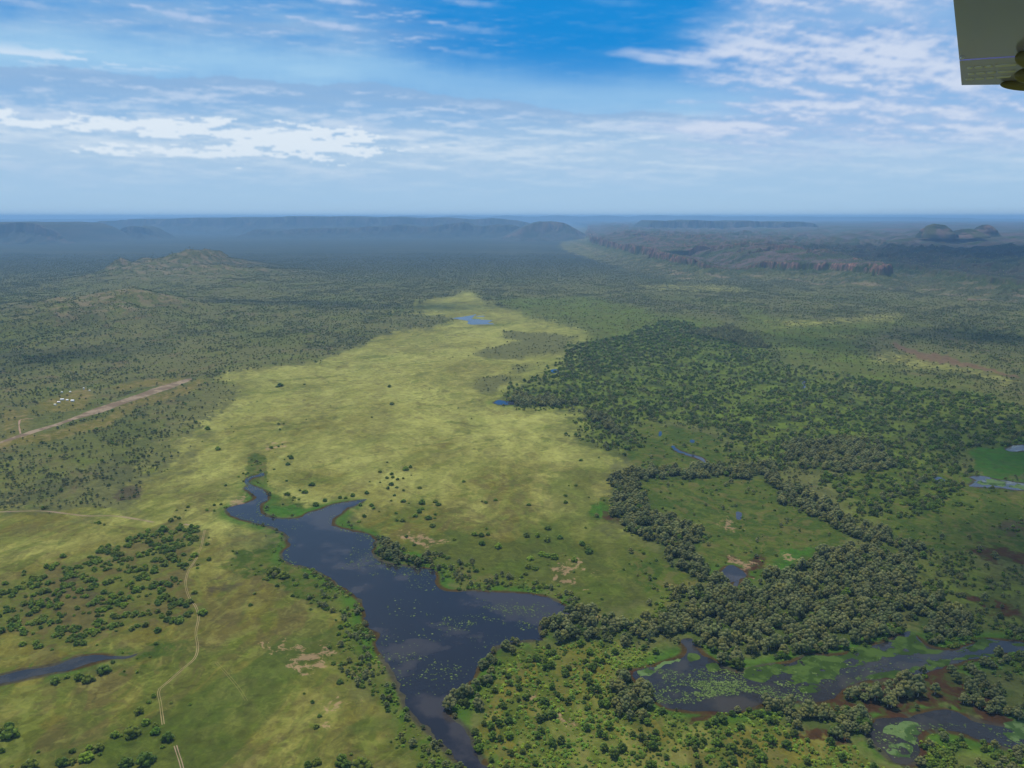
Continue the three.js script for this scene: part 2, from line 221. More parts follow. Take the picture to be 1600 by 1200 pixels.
const BANK = area([[[582,845],[620,848],[690,878],[760,888],[840,912],[905,940],[935,968],[882,962],[845,928],[760,924],[702,920],[690,897],[640,884],[600,875]], [[448,852],[492,888],[540,915],[572,945],[578,985],[605,1030],[628,1080],[720,1210],[650,1210],[600,1130],[575,1080],[540,1010],[530,960],[505,930],[455,890]], [[1060,940],[1090,950],[1050,965],[950,972],[990,955]]], 8, { far: false });
const OPENR = area([[[1230,512],[1300,506],[1400,501],[1425,490],[1410,487],[1330,496],[1250,500],[1180,498]], [[1360,555],[1400,548],[1480,568],[1440,578],[1370,566]], [[1380,540],[1440,553],[1500,573],[1600,592],[1600,610],[1520,588],[1460,572]], [[1270,520],[1350,528],[1300,532]], [[1000,446],[1090,444],[1170,452],[1140,457],[1060,455]]], 40);
const ROADR = area([[[1400,532],[1430,543],[1470,554],[1488,566],[1530,575],[1600,590],[1600,592],[1520,578],[1480,571],[1440,553],[1400,540]], [[1500,467],[1550,464],[1540,468],[1500,471]]], 14);
const AIRM = area([[[-60,706],[0,687],[40,672],[100,654],[150,634],[200,618],[250,600],[296,589],[306,591],[275,606],[240,619],[200,632],[160,647],[120,658],[82,670],[30,687],[0,697],[-60,720]], [[28,680],[26,664],[28,653],[55,652],[54,656],[33,657],[35,680]], [[82,633],[86,623],[118,622],[121,629],[112,633],[95,635]]], 0);
const CLEARING = area([[[55,628],[85,615],[140,606],[150,615],[120,640],[60,645]], [[180,605],[260,590],[280,596],[200,612]], [[0,690],[170,650],[300,590],[310,597],[180,662],[0,705]], [[20,640],[45,640],[40,680],[22,680]]], 8);

// ───────────────────────── relief ─────────────────────────
const BUMPS = [[210,474,3700,700,300],[130,478,3500,600,500],[300,420,5600,600,700],[360,440,5000,500,600],[165,465,3550,330,420],[105,488,3350,260,320],[232,470,3750,260,330],[50,508,3250,240,300],[300,452,4600,260,420],[250,462,4300,200,300],[380,462,4700,300,400],[290,398,6100,300,520],[335,404,6300,280,500],[236,410,6100,200,400],[195,413,5900,110,240],[400,425,6000,360,500],[450,440,5600,360,420],[70,470,4300,300,300]]
  .map(([px, py, f, rx, rf]) => { const p = at(px, py, f); return [p[0], f, Math.max(p[1], 12) * 1.25, rx, rf]; });
function hillH(x, f) {
  if (x > 200 || f < 2300 || f > 8500 || x < -5200) return 0;
  let s = 0; for (const b of BUMPS) { const q = ((x - b[0]) / b[3]) ** 2 + ((f - b[1]) / b[4]) ** 2; if (q < 9) s += (b[2] * Math.exp(-q * 0.75)) ** 4; }
  const h = s ** 0.25; return h < 1 ? 0 : (h - 1) * (0.8 + 0.75 * (nz(x / 1300, f / 1300, RIDGE) - 0.35));
}
// the sandstone plateau on the right; its rim in metres
const RIM = [[2164,22796],[1694,18299],[1348,13989],[1100,11054],[1145,9895],[1228,7901],[1309,6485],[1382,5909],[1582,5871],[1805,5797],[2141,5636],[2264,5099],[2377,5172],[2483,5846],[2689,5722],[2630,4931],[2692,4407],[3138,4220],[4868,4220],[9000,4200],[26000,5000],[40000,62000],[-6000,62000],[3000,42000],[2943,32707]];
function sdRim(x, f) {
  let d = 1e18, s = 1;
  for (let i = 0, j = RIM.length - 1; i < RIM.length; j = i++) {
    const ex = RIM[j][0] - RIM[i][0], ef = RIM[j][1] - RIM[i][1], wx = x - RIM[i][0], wf = f - RIM[i][1];
    const t = clamp((wx * ex + wf * ef) / (ex * ex + ef * ef)), bx = wx - ex * t, bf = wf - ef * t; d = Math.min(d, bx * bx + bf * bf);
    const c1 = f >= RIM[i][1], c2 = f < RIM[j][1], c3 = ex * wf > ef * wx; if ((c1 && c2 && c3) || (!c1 && !c2 && !c3)) s = -s;
  }
  return -s * Math.sqrt(d) * 1;
}
const insideRim = sdRim(3000, 8000) > 0 ? 1 : -1;
function plateau(x, f) {                                  // [height, rockiness]
  let d = insideRim * sdRim(x, f);
  if (d < -1400) return [-4, 0, d];
  const far = clamp((f - 5500) / 11000);
  d += (nz(x / 700, f / 700) - 0.5) * lerp(120, 220, far) + (nz(x / 160 + .3, f / 160, RIDGE) - 0.5) * 46 + (nz(x / 47, f / 47, RIDGE) - 0.45) * 20;
  const along = nz(x / 1500 + 0.2, f / 2600 + 0.15);
  const gap = Math.exp(-(((x - 1570) / 190) ** 2)) * (f < 7300 ? 1 : 0), east = ss(2400, 2570, x) * (0.55 + 0.35 * (nz(x / 400, .6) > .5));
  const cliff = lerp(36, 80, along) * (1 - 0.85 * gap) * (1 - east) * (f > 12500 ? 0.6 : 1);
  const foot = lerp(58, 74, nz(x / 1100, f / 1100 + .4)) * (1 - 0.25 * gap);
  let h = -4, ter = 0;
  const tw = 430 + 260 * far;
  if (d < 0) { const t = clamp(1 + d / tw); h = -4 + (foot + 4) * t ** 1.9 + (nz(x / 300, f / 300, RIDGE) - 0.4) * 16 * t; }
  else {
    const step = ss(0, 13, d) * 0.68 + ss(24, 36, d) * 0.32;
    const q = nz(x / 3400 + .3, f / 1900 + .1), q2 = nz(x / 2100 + .8, f / 1200 + .5);
    ter = Math.max(ss(.487, .497, q) * ss(.53, .512, q), ss(.537, .547, q2) * ss(.58, .562, q2)) * ss(150, 400, d);
    h = foot + cliff * step + (ss(.49, .515, q) * 26 + ss(.54, .565, q2) * 20) * ss(150, 500, d) + (d > 30 ? (1 - Math.exp(-(d - 30) / 2600)) * 42 : 0) + clamp((f - 8000) / 15000) * 66 + (nz(x / 1700, f / 1700, RIDGE) - 0.4) * 46 * ss(60, 900, d) + (nz(x / 420, f / 420) - 0.5) * 30 * ss(20, 300, d);
  }
  return [h, d > -14 && d < 48 ? 1 : ter > .3 ? .6 : 0, d];
}
const groundH = (x, f) => Math.max(hillH(x, f), (x > 500 && f > 3000 && f < 22000) ? Math.max(0, plateau(x, f)[0]) : 0);

// ───────────────────────── ground colour ─────────────────────────
const C = (r, g, b) => [r, g, b];
const PAL = { olive: C(.112, .098, .014), straw: C(.262, .256, .062), green: C(0.0705, 0.0886, 0.0098), brown: C(0.0853, 0.0672, 0.0197), wood: C(.098, .098, .028), woodDark: C(.060, .066, .021), woodPink: C(0.1050, 0.0804, 0.0328), wet: C(0.0377, 0.0640, 0.0049), lush: C(0.0344, 0.0902, 0.0049), reed: C(0.0476, 0.0205, 0.0074), mud: C(0.0451, 0.0369, 0.0246), dirt: C(0.2706, 0.1640, 0.0943), scorch: C(0.0574, 0.0443, 0.0213), jungle: C(0.0344, 0.0541, 0.0082), rock: C(0.1968, 0.1435, 0.0820), far: C(.026, .036, .022), farLight: C(.056, .060, .034), pink: C(0.1230, 0.0697, 0.0369), lime: C(0.0861, 0.1230, 0.0098) };
function nb(x, f, s, k) { const c = Math.cos(k * 2.1), n = Math.sin(k * 2.1), u = (x * c + f * n) / s, v = (f * c - x * n) / s; return nz(u + 1.9 * nz(u * .137 + k * .31, v * .137 + .5), v + 1.9 * nz(u * .137 + .7, v * .137 + k * .17)); }
const mixTo = (c, p, t) => { c[0] += (p[0] - c[0]) * t; c[1] += (p[1] - c[1]) * t; c[2] += (p[2] - c[2]) * t; };
function cover(x, f, o) {                                // warped map position
  const k = clamp(f / 1300, 0.8, 6);
  o.x = x + ((nz(x / (210 * k), f / (210 * k)) - 0.5) * 46 + (nz(x / 43, f / 43 + .5) - 0.5) * 13) * k;
  o.f = f + ((nz(x / (210 * k) + .37, f / (300 * k) + .71) - 0.5) * 60 + (nz(x / 43 + .5, f / 43) - 0.5) * 16) * k;
}
const wp = { x: 0, f: 0 };
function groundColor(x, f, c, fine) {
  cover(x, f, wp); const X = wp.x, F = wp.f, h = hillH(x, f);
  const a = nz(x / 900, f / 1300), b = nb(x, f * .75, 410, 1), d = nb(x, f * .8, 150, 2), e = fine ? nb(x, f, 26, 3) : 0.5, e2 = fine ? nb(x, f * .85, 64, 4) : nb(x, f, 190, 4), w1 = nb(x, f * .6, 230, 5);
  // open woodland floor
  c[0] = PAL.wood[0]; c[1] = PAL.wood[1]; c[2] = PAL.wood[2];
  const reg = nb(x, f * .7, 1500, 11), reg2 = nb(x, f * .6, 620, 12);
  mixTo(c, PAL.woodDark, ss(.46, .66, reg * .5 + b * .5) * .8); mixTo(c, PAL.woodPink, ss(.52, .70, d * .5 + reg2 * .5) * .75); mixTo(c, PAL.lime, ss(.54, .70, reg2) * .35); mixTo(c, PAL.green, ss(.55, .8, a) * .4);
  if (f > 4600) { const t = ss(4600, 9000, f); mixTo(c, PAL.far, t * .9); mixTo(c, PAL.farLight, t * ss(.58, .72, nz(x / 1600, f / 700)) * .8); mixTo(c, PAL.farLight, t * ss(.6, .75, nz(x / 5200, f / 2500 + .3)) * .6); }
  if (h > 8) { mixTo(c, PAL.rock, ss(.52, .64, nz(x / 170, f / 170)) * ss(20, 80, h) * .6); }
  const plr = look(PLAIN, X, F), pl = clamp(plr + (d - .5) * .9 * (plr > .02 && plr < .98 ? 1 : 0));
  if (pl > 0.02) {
    const g = [PAL.olive[0], PAL.olive[1], PAL.olive[2]], up = ss(850, 1500, F + (a - .5) * 700);  // grass darker near, paler far: lens vignette and sunlit brightness painted into the colour
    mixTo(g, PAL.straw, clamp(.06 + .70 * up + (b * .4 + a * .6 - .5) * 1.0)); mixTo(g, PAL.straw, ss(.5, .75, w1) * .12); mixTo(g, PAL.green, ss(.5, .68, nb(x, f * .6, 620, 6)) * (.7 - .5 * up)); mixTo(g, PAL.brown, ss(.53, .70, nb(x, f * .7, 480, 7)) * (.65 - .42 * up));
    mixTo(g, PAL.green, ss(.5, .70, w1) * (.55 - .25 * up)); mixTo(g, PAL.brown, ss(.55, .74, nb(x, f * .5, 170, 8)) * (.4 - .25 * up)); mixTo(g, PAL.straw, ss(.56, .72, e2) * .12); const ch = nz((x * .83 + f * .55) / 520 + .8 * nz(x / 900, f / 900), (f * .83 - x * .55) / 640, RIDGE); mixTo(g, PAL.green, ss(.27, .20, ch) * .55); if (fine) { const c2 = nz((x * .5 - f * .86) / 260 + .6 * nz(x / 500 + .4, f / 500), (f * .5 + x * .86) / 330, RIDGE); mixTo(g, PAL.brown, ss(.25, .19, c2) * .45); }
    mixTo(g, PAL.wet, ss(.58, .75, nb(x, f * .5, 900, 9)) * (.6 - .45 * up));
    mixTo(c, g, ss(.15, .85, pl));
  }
  const co = look(COPSE, X, F); if (co > .02) mixTo(c, PAL.wood, co);
  const br = look(BRUSH, X, F);
  if (br > .02) { const g = [...PAL.green]; mixTo(g, PAL.olive, ss(.46, .6, w1)); mixTo(g, PAL.lime, ss(.5, .65, e2) * .5); mixTo(g, PAL.brown, ss(.5, .7, e2) * .7); mixTo(g, PAL.straw, ss(.55, .7, b) * .22); mixTo(c, g, ss(.3, .7, br)); }
  const lw = look(LIGHT, X, F); if (lw > .02) { const g = [...PAL.green]; mixTo(g, PAL.lime, ss(.42, .62, d * .5 + b * .5)); mixTo(g, PAL.brown, ss(.56, .7, e2) * .5); mixTo(c, g, lw * .85); }
  const op = look(OPENR, X, F); if (op > .02) { const g = [...PAL.olive]; mixTo(g, PAL.straw, ss(.45, .6, d)); mixTo(c, g, op * .65 * ss(.3, .6, w1)); }
  const ju = Math.max(look(JUNGLE, X, F), .6 * look(THICKET, X, F)); if (ju > .02) { const g = [...PAL.jungle]; mixTo(g, PAL.green, ss(.38, .54, w1) * .95); mixTo(g, PAL.lime, ss(.48, .60, e2 * .4 + d * .6) * .8); mixTo(c, g, ju * .88); }
  const we = look(WET, X, F); if (we > .02) { const g = [...PAL.wet]; mixTo(g, PAL.green, ss(.42, .62, d) * .75); mixTo(g, PAL.brown, ss(.55, .7, e2) * .6); mixTo(c, g, ss(.3, .75, we) * .92); }
  const pa = look(PAPER, X, F); if (pa > .02) mixTo(c, PAL.jungle, pa * .8);
  const sh = look(SHRUB, X, F); if (sh > .02) { const g = [...PAL.brown]; mixTo(g, PAL.green, ss(.4, .6, d) * .8); mixTo(c, g, ss(.3, .8, sh) * .75); }
  const ba = look(BANK, X, F); if (ba > .02) { const g = [...PAL.green]; mixTo(g, PAL.brown, ss(.52, .68, e2) * .7); mixTo(c, g, ba * .7); }
  const sc = look(SCORCH, X, F); if (sc > .02) mixTo(c, PAL.scorch, ss(.3, .8, sc) * ss(.3, .55, d) * .85);
  const r2 = look(RING2, x, f); if (r2 > .01 && f < 1900) mixTo(c, PAL.lush, ss(.03, .3, r2) * ss(.3, .55, b * .5 + d * .5) * .8);
  const lu = look(LUSH, X, F); if (lu > .02) mixTo(c, PAL.lush, ss(.3, .7, lu) * (.75 + .25 * (e2 > .5)));
  const re = look(REED, X, F); if (re > .02) { const g = [...PAL.reed]; mixTo(g, PAL.jungle, ss(.5, .65, e2) * .7); mixTo(c, g, ss(.25, .7, re) * .95); }
  const r1 = look(RING, x, f); if (r1 > .01 && f < 1900) mixTo(c, b > .45 ? PAL.reed : PAL.mud, ss(.1 + .12 * d, .36, r1) * .85);
  const di = look(DIRT, X, F); if (di > .02) mixTo(c, PAL.dirt, ss(.42, .85, di * .9 + (e2 - .5) * 1.5 + (e - .5) * 1.1) * .62);
  const cl = look(CLEARING, X, F); if (cl > .02) { const g = [...PAL.olive]; mixTo(g, PAL.dirt, ss(.5, .65, e2) * .35); mixTo(c, g, cl * .8); }
  const ro = look(ROADR, X, F); if (ro > .02) mixTo(c, PAL.pink, ss(.2, .7, ro) * .8);
  const m = 0.84 + 0.18 * (d * .4 + w1 * .6) + (e - .5) * .42 + (e2 - .5) * .3; c[0] *= m; c[1] *= m; c[2] *= m;
}
function groundTexture(x0, f0, w, n, fine) {             // north (larger f) is up: v grows with f
  const d = new Uint8Array(n * n * 4), c = [0, 0, 0], s = w / n;
  for (let j = 0; j < n; j++) for (let i = 0; i < n; i++) {
    groundColor(x0 + (i + .5) * s, f0 + (j + .5) * s, c, fine);
    const k = (j * n + i) * 4; d[k] = S(c[0]); d[k + 1] = S(c[1]); d[k + 2] = S(c[2]); d[k + 3] = 255;
  }
  const t = new THREE.DataTexture(d, n, n, THREE.RGBAFormat); t.colorSpace = THREE.SRGBColorSpace; t.magFilter = t.minFilter = THREE.LinearFilter; t.wrapS = t.wrapT = THREE.ClampToEdgeWrapping; t.needsUpdate = true; return t;
}
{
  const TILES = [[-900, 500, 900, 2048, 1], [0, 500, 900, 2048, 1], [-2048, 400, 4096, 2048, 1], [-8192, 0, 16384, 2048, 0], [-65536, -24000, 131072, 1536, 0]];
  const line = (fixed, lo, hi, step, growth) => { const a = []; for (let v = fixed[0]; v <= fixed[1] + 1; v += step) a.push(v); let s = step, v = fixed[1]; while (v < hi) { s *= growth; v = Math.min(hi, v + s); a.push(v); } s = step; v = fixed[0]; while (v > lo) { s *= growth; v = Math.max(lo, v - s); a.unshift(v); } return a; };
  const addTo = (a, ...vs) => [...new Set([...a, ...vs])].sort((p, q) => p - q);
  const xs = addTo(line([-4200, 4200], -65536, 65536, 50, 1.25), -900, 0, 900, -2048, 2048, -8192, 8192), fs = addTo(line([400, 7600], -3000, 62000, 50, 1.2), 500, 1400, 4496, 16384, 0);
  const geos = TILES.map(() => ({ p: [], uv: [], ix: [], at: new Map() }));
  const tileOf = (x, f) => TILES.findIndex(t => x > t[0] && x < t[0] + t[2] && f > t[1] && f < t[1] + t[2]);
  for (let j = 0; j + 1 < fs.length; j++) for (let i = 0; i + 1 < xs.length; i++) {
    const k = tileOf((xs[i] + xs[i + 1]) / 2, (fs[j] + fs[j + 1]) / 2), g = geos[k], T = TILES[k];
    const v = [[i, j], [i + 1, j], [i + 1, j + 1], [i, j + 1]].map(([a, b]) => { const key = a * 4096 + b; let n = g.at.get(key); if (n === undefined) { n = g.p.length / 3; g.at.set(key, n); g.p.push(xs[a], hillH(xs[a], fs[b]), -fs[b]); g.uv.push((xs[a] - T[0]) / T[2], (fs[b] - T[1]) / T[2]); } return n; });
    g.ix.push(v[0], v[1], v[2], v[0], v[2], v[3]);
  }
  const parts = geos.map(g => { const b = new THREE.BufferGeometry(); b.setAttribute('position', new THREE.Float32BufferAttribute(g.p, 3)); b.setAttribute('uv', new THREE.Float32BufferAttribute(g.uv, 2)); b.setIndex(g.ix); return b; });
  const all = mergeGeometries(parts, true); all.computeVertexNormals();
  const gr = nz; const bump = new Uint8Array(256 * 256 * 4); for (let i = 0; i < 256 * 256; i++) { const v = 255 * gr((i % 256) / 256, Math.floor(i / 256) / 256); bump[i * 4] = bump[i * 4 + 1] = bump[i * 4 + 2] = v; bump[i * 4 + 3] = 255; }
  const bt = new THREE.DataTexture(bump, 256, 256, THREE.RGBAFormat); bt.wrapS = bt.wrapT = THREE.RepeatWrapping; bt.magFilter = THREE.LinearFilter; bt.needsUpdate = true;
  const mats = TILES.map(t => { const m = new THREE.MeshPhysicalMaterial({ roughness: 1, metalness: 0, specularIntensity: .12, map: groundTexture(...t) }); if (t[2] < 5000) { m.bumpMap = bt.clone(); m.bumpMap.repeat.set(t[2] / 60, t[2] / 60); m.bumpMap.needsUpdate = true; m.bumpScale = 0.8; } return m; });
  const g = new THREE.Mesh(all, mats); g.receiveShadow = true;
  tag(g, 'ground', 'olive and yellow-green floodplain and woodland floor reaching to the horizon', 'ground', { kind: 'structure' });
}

// ───────────────────────── plateau, far ranges, rock domes ─────────────────────────
const vcol = new THREE.MeshPhysicalMaterial({ specularIntensity: .12, vertexColors: true, roughness: 1, metalness: 0, side: THREE.DoubleSide });
function grid(xs, fs, fn, name, label, category) {
  const nx = xs.length, nf = fs.length, p = new Float32Array(nx * nf * 3), col = new Float32Array(nx * nf * 3), ix = [], hide = new Uint8Array(nx * nf);
  for (let j = 0; j < nf; j++) for (let i = 0; i < nx; i++) { const r = fn(xs[i], fs[j]), k = (j * nx + i) * 3; p[k] = xs[i]; p[k + 1] = r[0]; p[k + 2] = -fs[j]; col.set(r[1], k); hide[j * nx + i] = r[0] <= -3.5; }
  for (let j = 0; j + 1 < nf; j++) for (let i = 0; i + 1 < nx; i++) { const a = j * nx + i; if (hide[a] && hide[a + 1] && hide[a + nx] && hide[a + nx + 1]) continue; ix.push(a, a + 1, a + nx + 1, a, a + nx + 1, a + nx); }
  const g = new THREE.BufferGeometry(); g.setAttribute('position', new THREE.BufferAttribute(p, 3)); g.setAttribute('color', new THREE.BufferAttribute(col, 3)); g.setIndex(ix); g.computeVertexNormals();
  const m = new THREE.Mesh(g, vcol); m.castShadow = m.receiveShadow = true; return tag(m, name, label, category, { kind: 'structure' });
}
const span = (...seg) => { const a = [seg[0]]; for (let k = 1; k < seg.length; k += 2) { const s0 = a[a.length - 1], e = seg[k], n = Math.max(1, Math.round((e - s0) / seg[k + 1])); for (let i = 1; i <= n; i++) a.push(s0 + (e - s0) * i / n); } return a; };
{
  const xs = span(300, 900, 40, 3000, 9, 4000, 30, 6000, 100, 14000, 400, 34000, 1600), fs = span(3400, 4100, 40, 7700, 9.5, 12600, 20, 22500, 90, 30000, 350, 60000, 1500);
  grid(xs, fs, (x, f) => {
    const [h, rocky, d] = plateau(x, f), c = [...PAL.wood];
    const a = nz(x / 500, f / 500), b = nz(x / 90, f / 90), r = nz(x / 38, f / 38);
    if (d < 0) { mixTo(c, C(.02, .03, .012), ss(2300, 2700, x) * .8 * ss(-650, -200, d)); mixTo(c, PAL.woodDark, ss(.35, .6, a)); mixTo(c, PAL.rock, ss(.6, .72, nz(x / 240 + .1, f / 240 + .6)) * .6); mixTo(c, PAL.jungle, ss(-160, -20, d) * .6); }  // right-hand slopes: forest colour darkened further for painted cloud shade
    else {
      const t = ss(48, 120, d); mixTo(c, PAL.far, .8); mixTo(c, C(.105, .072, .062), ss(.38, .58, nz(x / 900, f / 420)) * .85 * t + ss(.5, .6, b) * (1 - t) * .6); mixTo(c, PAL.jungle, ss(.52, .66, nz(x / 1300 + .5, f / 700 + .2)) * .6); mixTo(c, C(.018, .028, .014), ss(2150, 2700, x) * ss(9500, 7000, f) * .7);  // dark forest at the right, with cloud shade painted into its colour
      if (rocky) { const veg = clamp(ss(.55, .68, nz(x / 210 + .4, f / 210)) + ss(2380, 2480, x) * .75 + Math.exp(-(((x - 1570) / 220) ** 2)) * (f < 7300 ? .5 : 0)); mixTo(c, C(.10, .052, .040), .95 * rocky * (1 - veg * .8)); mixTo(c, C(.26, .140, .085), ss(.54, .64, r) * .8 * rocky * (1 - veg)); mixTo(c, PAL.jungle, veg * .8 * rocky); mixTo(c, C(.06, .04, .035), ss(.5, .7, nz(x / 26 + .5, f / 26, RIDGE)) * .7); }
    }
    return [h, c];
  }, 'plateau', 'sandstone plateau with a broken reddish cliff line at the right', 'plateau');
}
function range(name, label, profile, f, front, back, seed, rock = .25) {      // profile: [photo x, crest y] pairs at distance f
  const P = profile.map(([px, py]) => { const p = at(px, py, f); return [p[0], p[1]]; }), x0 = P[0][0], x1 = P[P.length - 1][0], step = (x1 - x0) / clamp(Math.round((x1 - x0) / (f / 700)), 40, 900);
  const xs = []; for (let x = x0; x <= x1 + step / 2; x += step) xs.push(x);
  const fs = []; for (let k = 0; k <= 26; k++) fs.push(f - front * 1.15 + (front * 1.15) * k / 26); for (let k = 1; k <= 10; k++) fs.push(f + back * k / 10);
  const crest = (x) => { let k = 0; while (k < P.length - 2 && x > P[k + 1][0]) k++; const t = clamp((x - P[k][0]) / (P[k + 1][0] - P[k][0])); return lerp(P[k][1], P[k + 1][1], t * t * (3 - 2 * t)); };
  return grid(xs, fs, (x, ff) => {
    const e = Math.min(ss(0, front * .8, x - x0), ss(0, front * .8, x1 - x)), hc = (crest(x) + (nz(x / (f * .06) + seed, .3) - .5) * f * .0019) * e;
    const w = (nz(x / (front * 1.6) + seed * .7, ff / (front * 2)) - .5) * .6, t = clamp(1 + (ff - f) / front + w * (ff < f ? 1 : 0));
    const prof = t < .72 ? (t / .72) ** 1.6 * .55 : .55 + ss(.72, .86, t) * .45;
    const back2 = ff > f ? 1 - ss(.6, 1, (ff - f) / back) : 1;
    const c = [...PAL.far]; mixTo(c, C(.13, .09, .07), (t > .7 && t < .9 ? .8 : .25) * rock * 2 * ss(.4, .6, nz(x / (front * .5), ff / (front * .5)))); mixTo(c, PAL.farLight, ss(.5, .7, nz(x / front, ff / front + seed)) * .5);
    return [hc > 2 ? hc * prof * back2 - 3 : -4, c];
  }, name, label, 'hills');
}
range('distant_range', 'faint level skyline of the farthest tableland along the whole horizon', [[-500,345],[0,344],[130,343],[300,340],[500,338.5],[700,338],[860,337.5],[1000,338],[1040,337],[1200,339],[1400,340],[1600,343],[2100,345]], 47000, 6000, 9000, .1, .1);
range('distant_range', 'blue flat-topped scarp left of the middle of the horizon', [[90,349],[130,346],[200,343.5],[260,341.5],[360,340.5],[480,338.5],[560,339],[640,340],[760,342],[860,346],[880,352]], 21500, 1500, 5000, .4);
range('distant_range', 'dark mesa cut by the left edge of the picture', [[-260,350],[-120,348.5],[0,348],[60,348.5],[86,349],[100,352],[125,359]], 13300, 700, 3000, .7, .4);
range('distant_range', 'row of low rounded hills in front of the blue scarp', [[360,362],[400,357],[430,360],[470,358],[520,355],[545,358],[580,353],[620,352],[660,354],[700,351],[725,347],[745,352],[790,352],[830,348],[850,360]], 17200, 900, 2200, .2, .2);
range('distant_range', 'broad domed hill with a pale scar beside the cliff line', [[760,362],[800,352],[825,347.5],[850,345.5],[880,346],[905,348],[925,351],[950,362]], 15500, 1300, 2500, .9, .5);
range('distant_range', 'dark bluff on the skyline behind the cliff line', [[990,356],[1005,347],[1015,344.5],[1060,344.5],[1100,345],[1200,346],[1300,349]], 17500, 600, 3000, .3, .4);
range('distant_range', 'small low hills on the plain under the left mesa', [[170,362],[190,355.5],[215,354],[240,358],[262,362]], 15800, 500, 900, .5, .3);
function dome(label, px, py, base, wpx, f, seed, flat) {
  const q = at(px, base, f), top = at(px, py, f)[1], R = wpx / 2 / FPX * f, hgt = top - q[1] + 25, g = new THREE.SphereGeometry(1, 64, 26, 0, Math.PI * 2, 0, Math.PI / 2), p = g.attributes.position, col = [];
  for (let k = 0; k < p.count; k++) {
    const x = p.getX(k), y = p.getY(k), z = p.getZ(k), a = Math.atan2(z, x), n = nz(a / 6.283 * 1 + seed, y * .4 + .2, RIDGE), n2 = nz(x * .35 + seed, z * .35 + y * .3);
    const m = 1 + (n - .45) * .28 + (n2 - .5) * .2, yy = Math.pow(y, flat);
    const fl = 1 + .55 * (1 - y) ** 3; p.setXYZ(k, x * m * R * fl, yy * hgt * (1 + (n2 - .5) * .16), z * m * R * .8 * fl);
    const c = [...PAL.far]; mixTo(c, C(.16, .105, .08), ss(.4, .65, n) * .75); mixTo(c, PAL.jungle, ss(.5, .65, n2) * .7); col.push(...c);
  }
  g.setAttribute('color', new THREE.Float32BufferAttribute(col, 3)); g.computeVertexNormals();
  const m = new THREE.Mesh(g, vcol); m.position.set(q[0], q[1] - 25, -f); m.castShadow = true; tag(m, 'rock_outcrop', label, 'rock outcrop', { kind: 'structure' });
}
dome('broad flat-topped rock outcrop on the plateau, left of the two tall ones', 1464, 351, 368, 44, 9000, .2, .55);
dome('pointed rock outcrop on the plateau near the right edge', 1537, 350, 366, 34, 9400, .6, 1);
dome('low shoulder of rock between the two tall outcrops', 1506, 358, 368, 44, 9100, .8, .7);

// ───────────────────────── water ─────────────────────────
const rippleTex = (() => { const n = 256, d = new Uint8Array(n * n * 4); for (let i = 0; i < n * n; i++) { const v = 255 * nz((i % n) / n, Math.floor(i / n) / n); d[i * 4] = d[i * 4 + 1] = d[i * 4 + 2] = v; d[i * 4 + 3] = 255; } const t = new THREE.DataTexture(d, n, n, THREE.RGBAFormat); t.wrapS = t.wrapT = THREE.RepeatWrapping; t.magFilter = THREE.LinearFilter; t.repeat.set(1 / 22, 1 / 22); t.needsUpdate = true; return t; })();
const bedTex = (r, g, b, r2, g2, b2, lo, hi, gaps = 0) => { const n = 512, d = new Uint8Array(n * n * 4); for (let j = 0; j < n; j++) for (let i = 0; i < n; i++) { const a = nz(i / n, j / n), k = (j * n + i) * 4, t = ss(lo, hi, a); d[k] = S(lerp(r, r2, t)); d[k + 1] = S(lerp(g, g2, t)); d[k + 2] = S(lerp(b, b2, t)); d[k + 3] = gaps && nz(i / n + .37, j / n + .71) < gaps ? 0 : 255; } const t = new THREE.DataTexture(d, n, n, THREE.RGBAFormat); t.colorSpace = THREE.SRGBColorSpace; t.wrapS = t.wrapT = THREE.RepeatWrapping; t.magFilter = THREE.LinearFilter; t.repeat.set(1 / 260, 1 / 260); t.needsUpdate = true; return t; };
const waterMat = (map, rough = .12, bump = .05) => new THREE.MeshPhysicalMaterial({ map, roughness: rough, metalness: 0, ior: 1.33, specularIntensity: .75, bumpMap: rippleTex, bumpScale: bump, side: THREE.DoubleSide });
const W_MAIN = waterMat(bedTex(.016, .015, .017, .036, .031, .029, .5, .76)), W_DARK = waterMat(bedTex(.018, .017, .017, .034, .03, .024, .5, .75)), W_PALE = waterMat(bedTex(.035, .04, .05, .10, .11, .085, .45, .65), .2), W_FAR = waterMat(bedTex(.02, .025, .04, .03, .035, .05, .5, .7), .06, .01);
function sheet(P, y, mat) {
  const s = new THREE.Shape(P.map(p => new THREE.Vector2(p[0], p[1]))), g = new THREE.ShapeGeometry(s); g.rotateX(-Math.PI / 2);
  const p = g.attributes.position, uv = []; for (let i = 0; i < p.count; i++) uv.push(p.getX(i), -p.getZ(i)); g.setAttribute('uv', new THREE.Float32BufferAttribute(uv, 2)); g.translate(0, y, 0);
  const n = g.attributes.normal; for (let i = 0; i < n.count; i++) n.setXYZ(i, 0, 1, 0);
  const m = new THREE.Mesh(g, mat); m.receiveShadow = true; return m;
}
const LAKE = [['billabong', W_MAIN, 'long dark blue billabong winding up the middle of the plain'], ['creek', W_DARK, 'narrow straight waterhole at the left edge below the bushes'], ['lagoon', W_DARK, 'weed-covered lagoon in front of the grey-green grove at lower right'], ['marsh_pool', W_DARK, 'black marsh pool in the lower right corner'], ['sand_pond', W_MAIN, 'small pond with a sandy bank in the middle of the right-hand grove'], ['distant_pool', W_FAR, 'bright blue pool far up the plain'], ['pale_pool', W_PALE, 'pale weedy pool at the right edge'], ['swamp_channel', W_PALE, 'blue strip of water at the right edge above the bright green swamp'], ['thin_stream', W_FAR, 'thin curved stream in the clearing behind the grey-green tree band'], ['wood_pool', W_FAR, 'small pool at the tip of the dark forest']];
